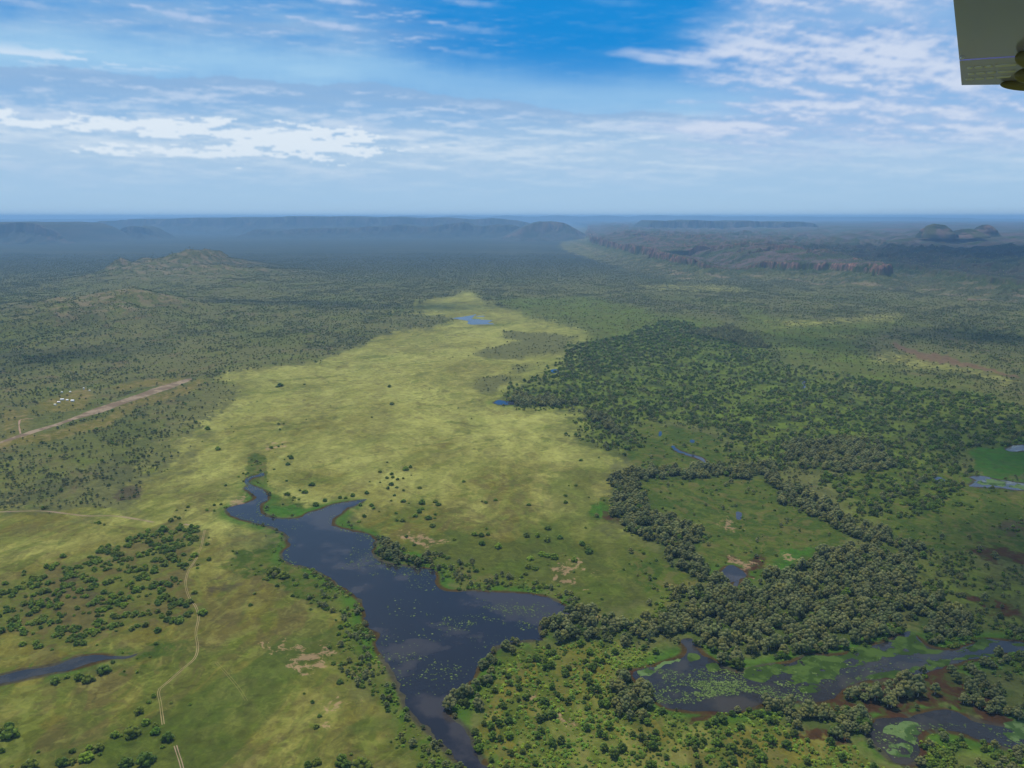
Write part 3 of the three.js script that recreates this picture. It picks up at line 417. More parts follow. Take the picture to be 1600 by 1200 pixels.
for (const [k, mat, label] of LAKE) tag(sheet(WATERS[k], .12, mat), 'water', label, k === 'billabong' ? 'river' : k === 'creek' ? 'creek' : k === 'thin_stream' ? 'stream' : 'pond', { kind: 'structure' });
for (const [k, P] of [[0, [[651,492.6],[660,491.8],[672,492],[668,493.4],[655,493.6]]], [1, [[673,493],[690,491.2],[702,491.4],[700,493.4],[682,493.8]]], [2, [[744,494],[756,493.6],[756,495],[746,495]]], [3, [[1254,596],[1258,595],[1259,604],[1256,607],[1254,603]]], [4, [[1260,616],[1263,617],[1263,622],[1260,622]]], [5, [[1029,676],[1033,674],[1034,680],[1031,682]]], [6, [[1079,687],[1085,688],[1084,692],[1078,691]]], [7, [[1150,800],[1158,801],[1160,810],[1153,812]]], [8, [[1457,747],[1468,745],[1476,751],[1462,753]]], [9, [[860,578],[868,577],[874,580],[864,583]]]])
  tag(sheet(shore(P, 20 + k, .5, 6), .12, W_FAR), 'water', ['leftmost glint of water beside the distant blue pool', 'silver strip of water touching the left end of the distant pool', 'sliver of water right of the distant pool', 'upper glint of river in the dark forest', 'lower glint of river in the dark forest', 'puddle at the top of the clearing behind the tree band', 'tiny puddle right of the thin curved stream', 'narrow waterhole inside the green loop of trees', 'small blue puddle left of the pale pool', 'little pool among bushes above the dark forest tip'][k], 'pond', { kind: 'structure' });

// floating weed mats and lily pads
const matTex = bedTex(.024, .046, .005, .05, .082, .012, .40, .66, .30), M_MAT = new THREE.MeshPhysicalMaterial({ specularIntensity: .15, map: matTex.clone(), alphaTest: .5, roughness: .9, side: THREE.DoubleSide }); M_MAT.map.repeat.set(1 / 60, 1 / 60);
const M_MAT2 = new THREE.MeshPhysicalMaterial({ specularIntensity: .15, alphaTest: .5, map: bedTex(.032, .062, .012, .085, .13, .04, .38, .6, .42), roughness: .9, side: THREE.DoubleSide }); M_MAT2.map.repeat.set(1 / 70, 1 / 70);
[
  [[[1182,1044],[1200,1041],[1240,1037],[1262,1024],[1293,1026],[1333,1022],[1356,1009],[1393,1000],[1424,988],[1434,1000],[1453,1014],[1483,1018],[1470,1022],[1440,1022],[1405,1024],[1380,1030],[1360,1036],[1340,1042],[1320,1048],[1300,1060],[1270,1068],[1240,1068],[1215,1062],[1190,1066],[1170,1062],[1160,1054]], M_MAT, 'broad green mat of floating weed along the upper shore of the lagoon'],
  [[[1490,1018],[1510,1008],[1540,1000],[1565,1004],[1600,1006],[1650,1004],[1650,1010],[1600,1010],[1560,1008],[1530,1012],[1500,1016]], M_MAT, 'thin green mat along the upper right end of the lagoon'],
  [[[1322,1072],[1345,1060],[1372,1052],[1400,1048],[1430,1046],[1448,1038],[1448,1030],[1460,1032],[1490,1030],[1528,1025],[1560,1020],[1600,1018],[1600,1019],[1529,1028],[1495,1036],[1455,1047],[1412,1055],[1370,1061],[1336,1070]], M_MAT, 'green mat along the lower right shore of the lagoon'],
  [[[990,1052],[1000,1046],[1024,1042],[1046,1035],[1062,1029],[1055,1038],[1030,1046],[1008,1056],[992,1057]], M_MAT2, 'pale green weed at the left tip of the lagoon'],
  [[[1074,1021],[1090,1022],[1092,1030],[1078,1034],[1071,1028]], M_MAT, 'round green weed patch in the mouth of the lagoon inlet'],
  [[[1104,1037],[1118,1036],[1124,1044],[1112,1049],[1103,1045]], M_MAT, 'small round weed patch right of the lagoon inlet'],
  [[[1250,1074],[1270,1070],[1282,1076],[1270,1084],[1252,1082]], M_MAT, 'weed islet at the narrow right part of the lagoon'],
  [[[1385,1135],[1410,1130],[1436,1132],[1434,1148],[1432,1165],[1420,1160],[1400,1150],[1386,1146]], M_MAT2, 'pale green weed at the left end of the marsh pool'],
  [[[1385,1166],[1405,1160],[1426,1168],[1420,1182],[1398,1180],[1384,1174]], M_MAT2, 'lower pale weed patch in the marsh pool'],
  [[[1562,1142],[1580,1125],[1602,1112],[1660,1110],[1660,1160],[1610,1165],[1585,1158]], M_MAT2, 'pale green weed at the right edge of the marsh pool'],
  [[[1520,756],[1535,748],[1560,752],[1590,756],[1640,758],[1640,765],[1600,764],[1565,760],[1540,759]], M_MAT2, 'pale weed covering the pool at the right edge'],
].forEach(([P, mat, label], k) => tag(sheet(shore(P, 40 + k, 2.6, 2.5), .2, mat), 'floating_weed', label, 'weed', { kind: 'stuff' }));
{
  const r = rng(77), g = new THREE.CircleGeometry(1, 9); g.rotateX(-Math.PI / 2);
  const spots = [], inW = (x, f) => { for (const k of ['billabong', 'lagoon', 'marsh_pool', 'creek']) { const P = WATERS[k]; let c = false; for (let i = 0, j = P.length - 1; i < P.length; j = i++) if ((P[i][1] > f) !== (P[j][1] > f) && x < (P[j][0] - P[i][0]) * (f - P[i][1]) / (P[j][1] - P[i][1]) + P[i][0]) c = !c; if (c) return true; } return false; };
  const zones = [[[620,940],[870,935],[860,985],[700,1010],[620,1000],[600,960],170,.57], [[700,952],[860,945],[850,975],[760,985],[700,970],[690,960],380,.52], [[600,1020],[720,1030],[700,1062],[620,1060],[610,1040],[600,1030],150,.52], [[600,990],[800,990],[780,1080],[640,1100],[610,1040],[600,1010],120,.4], [[1000,1050],[1160,1045],[1260,1075],[1200,1098],[1040,1100],[1010,1075],1500,.5], [[1080,1076],[1110,1066],[1150,1064],[1170,1074],[1140,1088],[1095,1088],900,.35], [[560,832],[600,850],[600,875],[680,890],[660,900],[570,860],330,.3], [[640,890],[685,900],[700,925],[660,920],[645,910],[640,900],90,.4], [[370,800],[450,815],[455,850],[440,840],[400,822],[375,812],70,.4], [[1290,1050],[1420,1030],[1500,1028],[1440,1045],[1340,1070],[1290,1085],200,.5], [[1380,1130],[1580,1140],[1600,1165],[1480,1140],[1440,1185],[1380,1170],250,.5]];
  for (const z of zones) {
    const n = z[6], P = z.slice(0, 6).map(q => G(...q)), xs = P.map(p => p[0]), fs = P.map(p => p[1]), x0 = Math.min(...xs), x1 = Math.max(...xs), f0 = Math.min(...fs), f1 = Math.max(...fs);
    for (let k = 0, tries = 0; k < n && tries < n * 30; tries++) { const x = lerp(x0, x1, r()), f = lerp(f0, f1, r()); if (nz(x / 130, f / 90) + (r() - .5) * .18 < z[7] || !inW(x, f)) continue; spots.push([x, f]); k++; }
  }
  // a rim of pads along the shore of the billabong
  WATERS.billabong.forEach((p, i, a) => { const q = a[(i + 1) % a.length]; for (let k = 0; k < 3; k++) { const t = r(), x = lerp(p[0], q[0], t), f = lerp(p[1], q[1], t), nx = -(q[1] - p[1]), nf = q[0] - p[0], L = Math.hypot(nx, nf) || 1, w = 2 + r() * 7 * nz(x / 60, f / 60); for (const s of [1, -1]) { const X = x + s * nx / L * w, F = f + s * nf / L * w; if (f > 930 && inW(X, F) && nz(x / 200, f / 200) > .47) spots.push([X, F]); } } });
  const im = new THREE.InstancedMesh(g, std(1, 1, 1, .7), spots.length), m = new THREE.Matrix4(), col = new THREE.Color(), q = new THREE.Quaternion(), up = new THREE.Vector3(0, 1, 0);
  spots.forEach(([x, f], i) => { const s = .3 + r() * r() * .95; q.setFromAxisAngle(up, r() * 6.28); m.compose(new THREE.Vector3(x, .26 + r() * .05, -f), q, new THREE.Vector3(s, 1, s * (.7 + r() * .6))); im.setMatrixAt(i, m); const t = r(); im.setColorAt(i, col.setRGB(lerp(.045, .13, t * t), lerp(.075, .17, t * t), lerp(.012, .05, t * t * t))); });
  tag(im, 'lily_pads', 'scattered pale green lily pads floating on the billabong and lagoons', 'lily pads', { kind: 'stuff' });
}

// ───────────────────────── tracks and the airstrip ─────────────────────────
function ribbon(P, w, y, seed) {
  const r = rng(seed), pos = [], uv = [], ix = []; let L = 0;
  P.forEach((p, i) => { const a = P[Math.max(0, i - 1)], b = P[Math.min(P.length - 1, i + 1)], dx = b[0] - a[0], df = b[1] - a[1], l = Math.hypot(dx, df) || 1; if (i) L += Math.hypot(p[0] - P[i - 1][0], p[1] - P[i - 1][1]); const ww = w * (.25 + 1.05 * nz(L / 120 + seed, .4 + seed)); pos.push(p[0] - df / l * ww, y, -(p[1] + dx / l * ww), p[0] + df / l * ww, y, -(p[1] - dx / l * ww)); uv.push(0, L, w * 2, L); if (i) { const k = i * 2; ix.push(k - 2, k - 1, k + 1, k - 2, k + 1, k); } });
  const g = new THREE.BufferGeometry(); g.setAttribute('position', new THREE.Float32BufferAttribute(pos, 3)); g.setAttribute('uv', new THREE.Float32BufferAttribute(uv, 2)); g.setIndex(ix); g.computeVertexNormals(); return g;
}
function along(pts, step) { const W = pts.map(p => new THREE.Vector3(G(...p)[0], 0, G(...p)[1])), c = new THREE.CatmullRomCurve3(W, false, 'centripetal'), n = Math.ceil(c.getLength() / step); return c.getSpacedPoints(n).map(p => [p.x, p.z]); }
const shift = (P, d) => P.map((p, i) => { const a = P[Math.max(0, i - 1)], b = P[Math.min(P.length - 1, i + 1)], dx = b[0] - a[0], df = b[1] - a[1], l = Math.hypot(dx, df) || 1; return [p[0] - df / l * d, p[1] + dx / l * d]; });
const M_RUT = std(.24, .18, .085, 1), M_RUT2 = std(.26, .18, .12, 1), M_FAINT = std(.2, .165, .06, 1), M_BRANCH = std(.27, .17, .11, 1);
const TRACKS = { near: new Uint8Array(NEAR.n * NEAR.n), far: null };
function track(pts, label, gauge, w, mat) {
  const t = new THREE.Group(), P = along(pts, 6); fillPoly(TRACKS.near, NEAR, [...shift(P, 5), ...shift(P, -5).reverse()]);
  for (const s of [-1, 1]) part(new THREE.Mesh(ribbon(shift(P, s * gauge / 2), w, .06, 3 + s), mat), 'wheel_rut', t);
  tag(t, 'dirt_track', label, 'track', { kind: 'structure' });
}
track([[320,828],[317,842],[315,852],[312,860],[306,874],[295,891],[290,911],[296,934],[306,948],[310,965],[306,990],[309,1013],[303,1030],[283,1047],[261,1067],[249,1077],[251,1101],[255,1132]], 'pale two-rut dirt track winding down past the bushes on the left', 1.7, .36, M_RUT);
track([[274,1165],[278,1178],[282,1190],[286,1206]], 'short pinkish pair of wheel ruts at the bottom left edge', 1.9, .4, M_RUT2);
track([[-30,801],[25,799],[67,798.5],[100,802],[135,806],[175,806],[207,810],[240,816]], 'thin dirt track along the edge of the woodland at the left', 2.4, .7, M_RUT2);
track([[288,819],[296,820.5]], 'short scrap of track where the woodland track fades out', 2.2, .8, M_RUT2);
track([[338,1035],[352,1050],[375,1078],[385,1095]], 'faint wheel marks right of the winding track', 2, .16, M_FAINT);
{
  const top = [[-60,711],[0,690],[40,676],[100,657.5],[150,637.5],[200,621.5],[250,603.8],[292,592]], bot = [[300,592.5],[275,603.8],[240,616],[200,629],[160,644],[120,655],[82,667.5],[30,684],[0,693.5],[-60,716]];
  const P = shore([...top, ...bot], 31, .5, 8), m = sheet(P, .08, new THREE.MeshPhysicalMaterial({ roughness: 1, specularIntensity: .1, side: THREE.DoubleSide, map: bedTex(.140, .098, .058, .235, .172, .108, .4, .65) }));
  m.material.map.repeat.set(1 / 120, 1 / 120); tag(m, 'airstrip', 'straight reddish dirt airstrip cut through the woodland at the left', 'airstrip', { kind: 'structure' });
  const br = new THREE.Group(), Q = along([[32,677.5],[30,667],[30,661],[33,655.5],[40,654.5],[52,654.3]], 8); part(new THREE.Mesh(ribbon(Q, 1.7, .1, 9), M_BRANCH), 'road_surface', br); tag(br, 'dirt_road', 'short reddish road leading off the near end of the airstrip', 'road', { kind: 'structure' });
}

// ───────────────────────── houses beside the airstrip ─────────────────────────
function house(label, px, py, w, l, hgt, turn, roofCol, wallCol) {
  const [x, f] = G(px, py), o = new THREE.Group(), wall = std(...wallCol, .9), roof = std(...roofCol, .45), dark = std(.05, .06, .07, .3), door = std(.18, .15, .12, .7);
  const wm = new THREE.Mesh(new THREE.BoxGeometry(l, hgt, w), wall); wm.position.y = hgt / 2; part(wm, 'wall', o);
  const rise = w * .2, s = new THREE.Shape([[-w / 2 - .4, hgt - .1], [0, hgt + rise], [w / 2 + .4, hgt - .1], [w / 2 + .4, hgt + .08], [0, hgt + rise + .2], [-w / 2 - .4, hgt + .08]].map(p => new THREE.Vector2(...p)));
  const rg = new THREE.ExtrudeGeometry(s, { depth: l + .6, bevelEnabled: false }); rg.translate(0, 0, -(l + .6) / 2); rg.rotateY(Math.PI / 2); part(new THREE.Mesh(rg, roof), 'roof', o);
  for (const k of [-1, 1]) { const wi = new THREE.Mesh(new THREE.BoxGeometry(l * .16, hgt * .34, .08), dark); wi.position.set(k * l * .3, hgt * .56, w / 2 + .03); part(wi, 'window', o); }
  const d = new THREE.Mesh(new THREE.BoxGeometry(.95, hgt * .72, .1), door); d.position.set(0, hgt * .36, w / 2 + .04); part(d, 'door', o);
  o.position.set(x, 0, -f); o.rotation.y = turn; o.scale.setScalar(.74); tag(o, 'house', label, 'house', { group: 'buildings of the small settlement beside the airstrip' });
}
const WHITE = [.68, .68, .67], CREAM = [.72, .68, .5], PINK = [.75, .62, .58], GREY = [.55, .58, .58];
house('long white-roofed house at the back left of the settlement', 97.3, 625, 6.5, 10.5, 3.2, .15, WHITE, GREY);
house('pinkish-white roofed house just in front of the long one', 92, 629, 5.8, 8.1, 3, .2, PINK, GREY);
house('cream-roofed house nearest the viewer in the settlement', 86.5, 633, 5.8, 7.4, 3, -.3, CREAM, GREY);
house('small white-roofed house in the middle of the row', 105.4, 626, 5.8, 6.8, 3, .1, WHITE, CREAM);
house('brightest white-roofed house at the right end of the row', 113.6, 627, 7.9, 8.7, 3.4, .1, [.74, .74, .74], GREY);
house('small grey-roofed shed among trees behind the settlement, left of two', 97, 613.5, 4.3, 4.3, 2.8, .2, GREY, GREY);
house('small pale shed among trees behind the settlement, right of two', 110, 613, 4.3, 4.3, 2.8, .1, WHITE, GREY);
house('tall narrow white shed far right behind the settlement', 131, 608.5, 3.6, 3.7, 5.5, .1, WHITE, WHITE);
house('tiny white hut at the far right of the settlement', 140, 611, 3.6, 3.7, 2.8, .4, WHITE, GREY);

// ───────────────────────── plants ─────────────────────────
const _m = new THREE.Matrix4(), _q = new THREE.Quaternion(), _e = new THREE.Euler();
function pack(P, N, K) { const g = new THREE.BufferGeometry(); g.setAttribute('position', new THREE.Float32BufferAttribute(P, 3)); g.setAttribute('normal', new THREE.Float32BufferAttribute(N, 3)); g.setAttribute('color', new THREE.Float32BufferAttribute(K, 3)); return g; }
// a crown of leaf sprays: lobes with a small solid heart and many loose, tilted leaf patches on and around them
function crown(seed, { lobes, rx, ry, y0, lobe, leaf, per, flat = 1, hollow = .2 }) {
  const r = rng(seed), P = [], N = [], K = [], v = new THREE.Vector3(), a = new THREE.Vector3(), b = new THREE.Vector3(), n = new THREE.Vector3();
  for (let k = 0; k < lobes; k++) {
    const th = k * 2.39996 + r() * .8, rr = Math.sqrt((k + .5) / lobes), cy = (1 - rr * rr * .9) * (r() * .5 + .5) - .28 * rr, c = new THREE.Vector3(Math.cos(th) * rr * rx, y0 + ry * cy, Math.sin(th) * rr * rx), R = lobe * (.75 + r() * .5), tone = .84 + r() * .32;
    const ic = new THREE.IcosahedronGeometry(R * .9, 0), p = ic.attributes.position;
    const jit = {}; for (let i = 0; i < p.count; i++) { v.fromBufferAttribute(p, i); const key = v.x.toFixed(2) + v.y.toFixed(2) + v.z.toFixed(2), s = jit[key] ??= .7 + r() * .5; n.copy(v).normalize(); P.push(c.x + v.x * s, c.y + v.y * s * flat, c.z + v.z * s); N.push(n.x, n.y, n.z); const t = tone * .92; K.push(t, t, t); }
    for (let i = 0; i < per; i++) {
      const z = r() * 1.75 - .75, ph = r() * 6.283, q = Math.sqrt(Math.max(0, 1 - z * z)); n.set(Math.cos(ph) * q, z, Math.sin(ph) * q);
      const d = R * (.72 + r() * hollow), s = leaf * (.6 + r() * .8); v.copy(n).multiplyScalar(d); v.y *= flat; v.add(c);
      a.set(r() - .5, r() - .5, r() - .5).cross(n).normalize(); b.copy(n).cross(a).addScaledVector(n, (r() - .5) * 1.5).normalize(); a.addScaledVector(n, (r() - .5) * 1.2).normalize();
      const t = tone * (.86 + r() * .28); const pts = [[-1, -.7], [.9, -.9], [1.1, .5], [-.2, 1.1]].map(([x, y]) => [v.x + (a.x * x + b.x * y) * s * .5, v.y + (a.y * x + b.y * y) * s * .5, v.z + (a.z * x + b.z * y) * s * .5]);
      for (const i3 of [0, 1, 2, 0, 2, 3]) { P.push(...pts[i3]); N.push(n.x, n.y * .8 + .2, n.z); K.push(t, t, t); }
    }
  }
  return pack(P, N, K);
}
function trunkGeo(h, r0, r1, limbs, seed, spread) {
  const r = rng(seed), list = []; const cyl = (a, b, ra, rb) => { const L = a.distanceTo(b), g = new THREE.CylinderGeometry(rb, ra, L, 5, 1, true); g.translate(0, L / 2, 0); _q.setFromUnitVectors(new THREE.Vector3(0, 1, 0), b.clone().sub(a).normalize()); _m.makeRotationFromQuaternion(_q).setPosition(a); g.applyMatrix4(_m); g.deleteAttribute('uv'); list.push(g.toNonIndexed()); };
  const top = new THREE.Vector3((r() - .5) * h * .1, h * .62, (r() - .5) * h * .1); cyl(new THREE.Vector3(0, -.3, 0), top, r0, r1);
  for (let k = 0; k < limbs; k++) { const a = k / limbs * 6.283 + r(); cyl(top.clone().multiplyScalar(.75 + r() * .25), new THREE.Vector3(Math.cos(a) * spread, h * (.75 + r() * .2), Math.sin(a) * spread), r1 * .8, r1 * .3); }
  const g = mergeGeometries(list), n = g.attributes.position.count; g.setAttribute('color', new THREE.Float32BufferAttribute(new Float32Array(n * 3).fill(1), 3)); return g;
}
// a screw palm: a head of arching, folded blades on a short stem
function palmHead(seed, h, blades, len) {
  const r = rng(seed), P = [], N = [], K = [];
  for (let k = 0; k < blades; k++) {
    const a = k * 2.39996, lift = .25 + r() * 1.0, L = len * (.75 + r() * .5), w = .5 + r() * .25, t = .75 + r() * .5, cx = Math.cos(a), cz = Math.sin(a), px = -cz, pz = cx; let q = [0, h, 0], prev = null;
    for (let s = 0; s <= 3; s++) { const u = s / 3, x = Math.cos(lift) * L * u, y = Math.sin(lift) * L * u - 1.0 * L * u * u * .75, ww = w * (1 - u * .85); const c = [cx * x, h + y, cz * x], A = [c[0] + px * ww, c[1] + .06, c[2] + pz * ww], B = [c[0] - px * ww, c[1] + .06, c[2] - pz * ww];
      if (prev) for (const tri of [[prev[0], B, prev[1]], [prev[0], A, B]]) for (const z of tri) { P.push(...z); N.push(cx * .45, .85, cz * .45); K.push(t, t, t); } prev = [A, B]; }
  }
  return pack(P, N, K);
}
const leafy = (r, g, b) => { const m = new THREE.MeshPhysicalMaterial({ roughness: .95, metalness: 0, transmission: .5, thickness: 0, specularIntensity: .15, vertexColors: true, side: THREE.DoubleSide }); m.color.setRGB(r, g, b); return m; };
const KINDS = {
  paperbark_tree: { noun: 'paperbark tree', tones: ['grey-green', 'pale grey-green', 'dark grey-green', 'yellowish grey-green'], parts: [['trunk', trunkGeo(9, .3, .2, 4, 1, 1.9), [.42, .38, .33]], ['crown', null, [.218, .228, .080]]], make: s => crown(s, { lobes: 13, rx: 3.3, ry: 4.4, y0: 4.8, lobe: 1.8, leaf: .95, per: 20 }), tints: [[.95, .98, .92], [1.12, 1.08, 1.02], [.82, .9, .78], [1.1, 1.02, .75]], stuff: ['paperbark_forest', 'grey-green paperbark trees of the groves and bands beyond the nearest ones', 'forest'] },
  forest_tree: { noun: 'leafy tree', tones: ['green', 'dark green', 'bright green', 'bluish green'], parts: [['trunk', trunkGeo(8, .32, .22, 4, 2, 2), [.16, .13, .1]], ['crown', null, [.118, .176, .018]]], make: s => crown(s, { lobes: 12, rx: 3.6, ry: 3.8, y0: 3.6, lobe: 1.9, leaf: 1.1, per: 20 }), tints: [[1, 1, 1], [.75, .85, .8], [1.3, 1.35, 1.1], [.95, .85, 1]], stuff: ['monsoon_forest', 'dark green forest filling the wet ground on the right', 'forest'] },
  green_bush: { noun: 'bush', tones: ['green', 'dark green', 'bright green', 'olive green'], parts: [['stem', trunkGeo(3.2, .22, .14, 4, 3, 1.4), [.16, .13, .1]], ['crown', null, [.152, .222, .022]]], make: s => crown(s, { lobes: 11, rx: 2.6, ry: 2.5, y0: 1.35, lobe: 1.45, leaf: .85, per: 20, flat: .85 }), tints: [[1, 1, 1], [.8, .88, .9], [1.35, 1.3, .95], [1.2, 1.0, 1.05]], stuff: ['shrubland', 'scattered green bushes too far off to tell apart', 'bushes'] },
  screw_palm: { noun: 'spiky palm', tones: ['lime green', 'green', 'yellow-green', 'dark green'], parts: [['stem', trunkGeo(2.4, .14, .11, 2, 4, .5), [.2, .16, .12]], ['crown', null, [.195, .29, .022]]], make: s => palmHead(s, 1.3, 24, 2.2), tints: [[1, 1, 1], [.8, .95, .8], [1.25, 1.1, .9], [.65, .8, .8]], stuff: ['palm_thicket', 'lime green spiky palms of the thickets beyond the nearest ones', 'palms'] },
  woodland_tree: { noun: 'gum tree', tones: ['green', 'dark green', 'pale olive', 'grey-green'], parts: [['trunk', trunkGeo(8, .22, .14, 4, 5, 1.6), [.3, .26, .22]], ['crown', null, [.150, .172, .050]]], make: s => crown(s, { lobes: 9, rx: 2.5, ry: 2.9, y0: 4.0, lobe: 1.35, leaf: 1.05, per: 14, hollow: .4 }), tints: [[1, 1, 1], [.78, .85, .85], [1.25, 1.2, .9], [1.1, .95, 1]], stuff: ['open_woodland', 'grey-green gum trees of the open woodland reaching to the hills', 'woodland'] },
};
for (const k in KINDS) {
  const K = KINDS[k]; K.crowns = [101, 202, 303].map(s => K.make(s)); K.spots = [];
  K.trunkMat = std(...K.parts[0][2], .9); K.mats = K.tints.map(t => leafy(K.parts[1][2][0] * t[0], K.parts[1][2][1] * t[1], K.parts[1][2][2] * t[2]));
  const tint = (g, c) => { const q = g.clone(), a = q.attributes.color; for (let i = 0; i < a.count; i++) a.setXYZ(i, a.getX(i) * c[0], a.getY(i) * c[1], a.getZ(i) * c[2]); if (q.index) return q.toNonIndexed(); return q; };
  K.merged = mergeGeometries([tint(K.parts[0][1], K.parts[0][2]), tint(K.crowns[0], K.parts[1][2])]);
}
const inView = (x, f, m = 60) => f > 470 && Math.abs(x) < f * .655 + 110 + m;
const rs = rng(4242);
const add = (k, x, f, s, label, y = 0) => KINDS[k].spots.push({ x, f, s, label, y, d: x * x + f * f + H * H });

// bushes that stand alone in the open, read off the photograph: [x, y, width in photo pixels]
const B = (ox, oy, z, ...l) => l.map(([x, y, w]) => [ox + x / z, oy + y / z, (w ?? 22) / z]);
const LONE = [
  ...B(400, 560, 4, [140,410,16],[172,408,14],[150,445,14],[95,558,22],[140,550,14],[165,537,12],[205,612,18],[222,622,30],[200,660,30],[112,693,16],[190,765,16],[350,788,40],[305,835,36],[270,882,14],[195,848,34],[275,825,16],[375,914,34],[432,888,26],[525,868,26],[560,872,22],[605,856,34],[690,842,26],[710,770,16],[775,708,28],[848,722,26],[855,743,22],[818,748,20],[775,775,14],[845,788,28],[825,812,26],[885,757,18],[880,806,20],[920,825,18],[935,690,40],[967,678,22],[820,650,14],[1297,768,24],[1020,808,26],[1040,902,38],[920,892,32],[1125,895,28],[1140,912,34],[1020,957,36],[1040,940,26],[995,985,30],[1075,996,40],[1120,976,18],[1118,998,16],[1103,1045,40],[720,917,34],[735,937,22],[650,917,28],[675,987,26],[645,1020,22],[875,967,22],[920,1012,34],[880,1012,24],[770,957,12],[1365,1100,34],[1405,1105,40],[1450,1100,26],[1412,1158,44],[1515,1178,50],[1240,1131,26],[1497,884,24],[1413,894,16],[1437,900,22],[1440,1064,18],[990,1165,24],[940,1112,30],[152,167,42],[132,178,18],[303,162,14],[835,176,24],[850,284,30],[725,368,14],[865,855,20],[845,890,16],[955,905,12],[920,750,16]),
  ...B(800, 560, 4, [430,636,26],[400,794,22],[355,796,10],[333,857,24],[337,900,28],[105,914,30],[90,1107,38],[160,1110,34],[225,1062,40],[302,1118,40],[222,1136,44],[435,1160,44],[470,1182,40],[480,868,14],[720,1070,44],[575,886,20],[460,1058,16]),
  ...B(800, 860, 3.53, [102,46,34],[165,20,34],[195,28,34],[235,36,40],[346,55,36],[90,92,34],[130,100,30],[425,6,46],[200,78,12],[75,130,24],[295,28,12],[425,232,16],[495,268,18],[480,325,28],[342,120,14]),
  ...B(0, 560, 4, [1362,566,32],[1410,794,18],[1490,740,14],[1520,720,14],[1550,716,14],[1520,768,12],[1293,948,20],[1338,917,18],[1340,952,16],[1105,948,14],[1175,927,24],[1118,1000,20],[1070,1012,32],[617,1028,28],[1025,1072,46],[935,1142,44],[815,1160,34],[1065,1132,40],[1410,930,20],[975,1105,18],[652,1040,14],[1295,440,32],[1130,1040,22],[1160,950,14],[1095,990,18]),
  ...B(0, 860, 3.53, [870,441,40],[1117,344,48],[1053,283,30],[1040,362,24],[570,662,60],[435,705,44],[490,713,48],[370,699,28],[308,726,38],[807,950,40],[860,965,26],[858,1001,46],[925,1038,60],[730,1006,66],[635,1021,38],[668,1022,18],[768,890,44],[848,803,28],[820,838,22],[898,1082,24],[545,1092,52],[492,1090,30],[400,1108,30],[475,1140,60],[690,1172,66],[795,1162,70],[850,1147,26],[48,970,42],[60,1014,70],[8,1000,40],[398,1167,40],[340,1172,60],[685,668,10],[757,674,12],[945,843,10],[1050,850,12],[1383,300,22],[1075,27,34],[165,1190,70],[105,437,18],[1090,97,16],[10,1105,30],[945,33,60]),
  ...B(400, 860, 3.53, [333,972,32],[407,535,22],[456,462,24],[352,913,20],[265,789,12],[335,1168,44],[288,1186,40],[475,1165,70],[400,322,22],[290,263,22],[300,325,18],[440,385,16],[465,725,30],[500,410,34],[465,425,30],[118,195,24],[90,115,70],[150,140,50],[220,187,28],[525,1125,16],[580,1185,90],[500,1190,60]),
];
const NAMED = { };
{
  const label = (px, py) => {
    if (py > 930 && px < 345) return py > 1100 ? 'standing in the grass at the lower left' : py > 1030 ? 'just below the narrow waterhole at the left' : 'standing alone near the winding dirt track';
    if (px < 345) return 'in the grass where the woodland meets the plain at the left';
    if (py > 930) return 'in the grass left of the lower billabong';
    if (px < 570 && py > 690) return 'beside the narrow upper arm of the billabong';
    if (px < 720 && py > 715) return 'in the loose line of bushes crossing the middle of the plain';
    if (py < 715) return 'standing alone far out on the open plain';
    return 'on the yellow grass between the billabong and the right-hand trees';
  };
  const own = [[(870 / 3.53), 985, 'oval dark bush alone just below the left bush patch'], [316.4, 957.5, 'tall dark bush pressed against the right side of the dirt track'], [161.5, 1047.5, 'wide low bush just under the right end of the narrow waterhole'], [243, 1143.6, 'bright green round bush left of the dirt track near the bottom'], [262, 1154, 'largest dark bush right beside the gap in the dirt track'], [206.8, 1145, 'long low grey-green bush left of the bright green one'], [438, 601.8, 'purplish clump of small trees alone at the upper left of the open plain'], [633.7, 732.5, 'wide dark bush at the top right of the loose line of bushes'], [724.2, 752, 'tall thin dark tree alone in the middle of the plain'], [774, 781, 'upright dark bush, rightmost of three in a row on the plain'], [759.3, 785, 'upright dark bush, middle of three in a row on the plain'], [753.2, 783.5, 'upright dark bush, leftmost of three in a row on the plain'], [494.3, 1135.3, 'small round dark bush in the grass left of the lower billabong'], [340.5, 701.5, 'dark bush alone at the edge of the left woodland'], [898, 875.6, 'round dark bush just above the pale bare patch']];
  for (const [px, py, w] of LONE) {
    const [x, f] = G(px, py + w * .18), k = Math.hypot(x, f, H) / FPX, o = own.find(q => Math.hypot(q[0] - px, q[1] - py) < 1.6);
    add('green_bush', x, f, clamp(w * k / 6.4, .45, 2.2), o ? '!' + o[2] : label(px, py));
  }
}
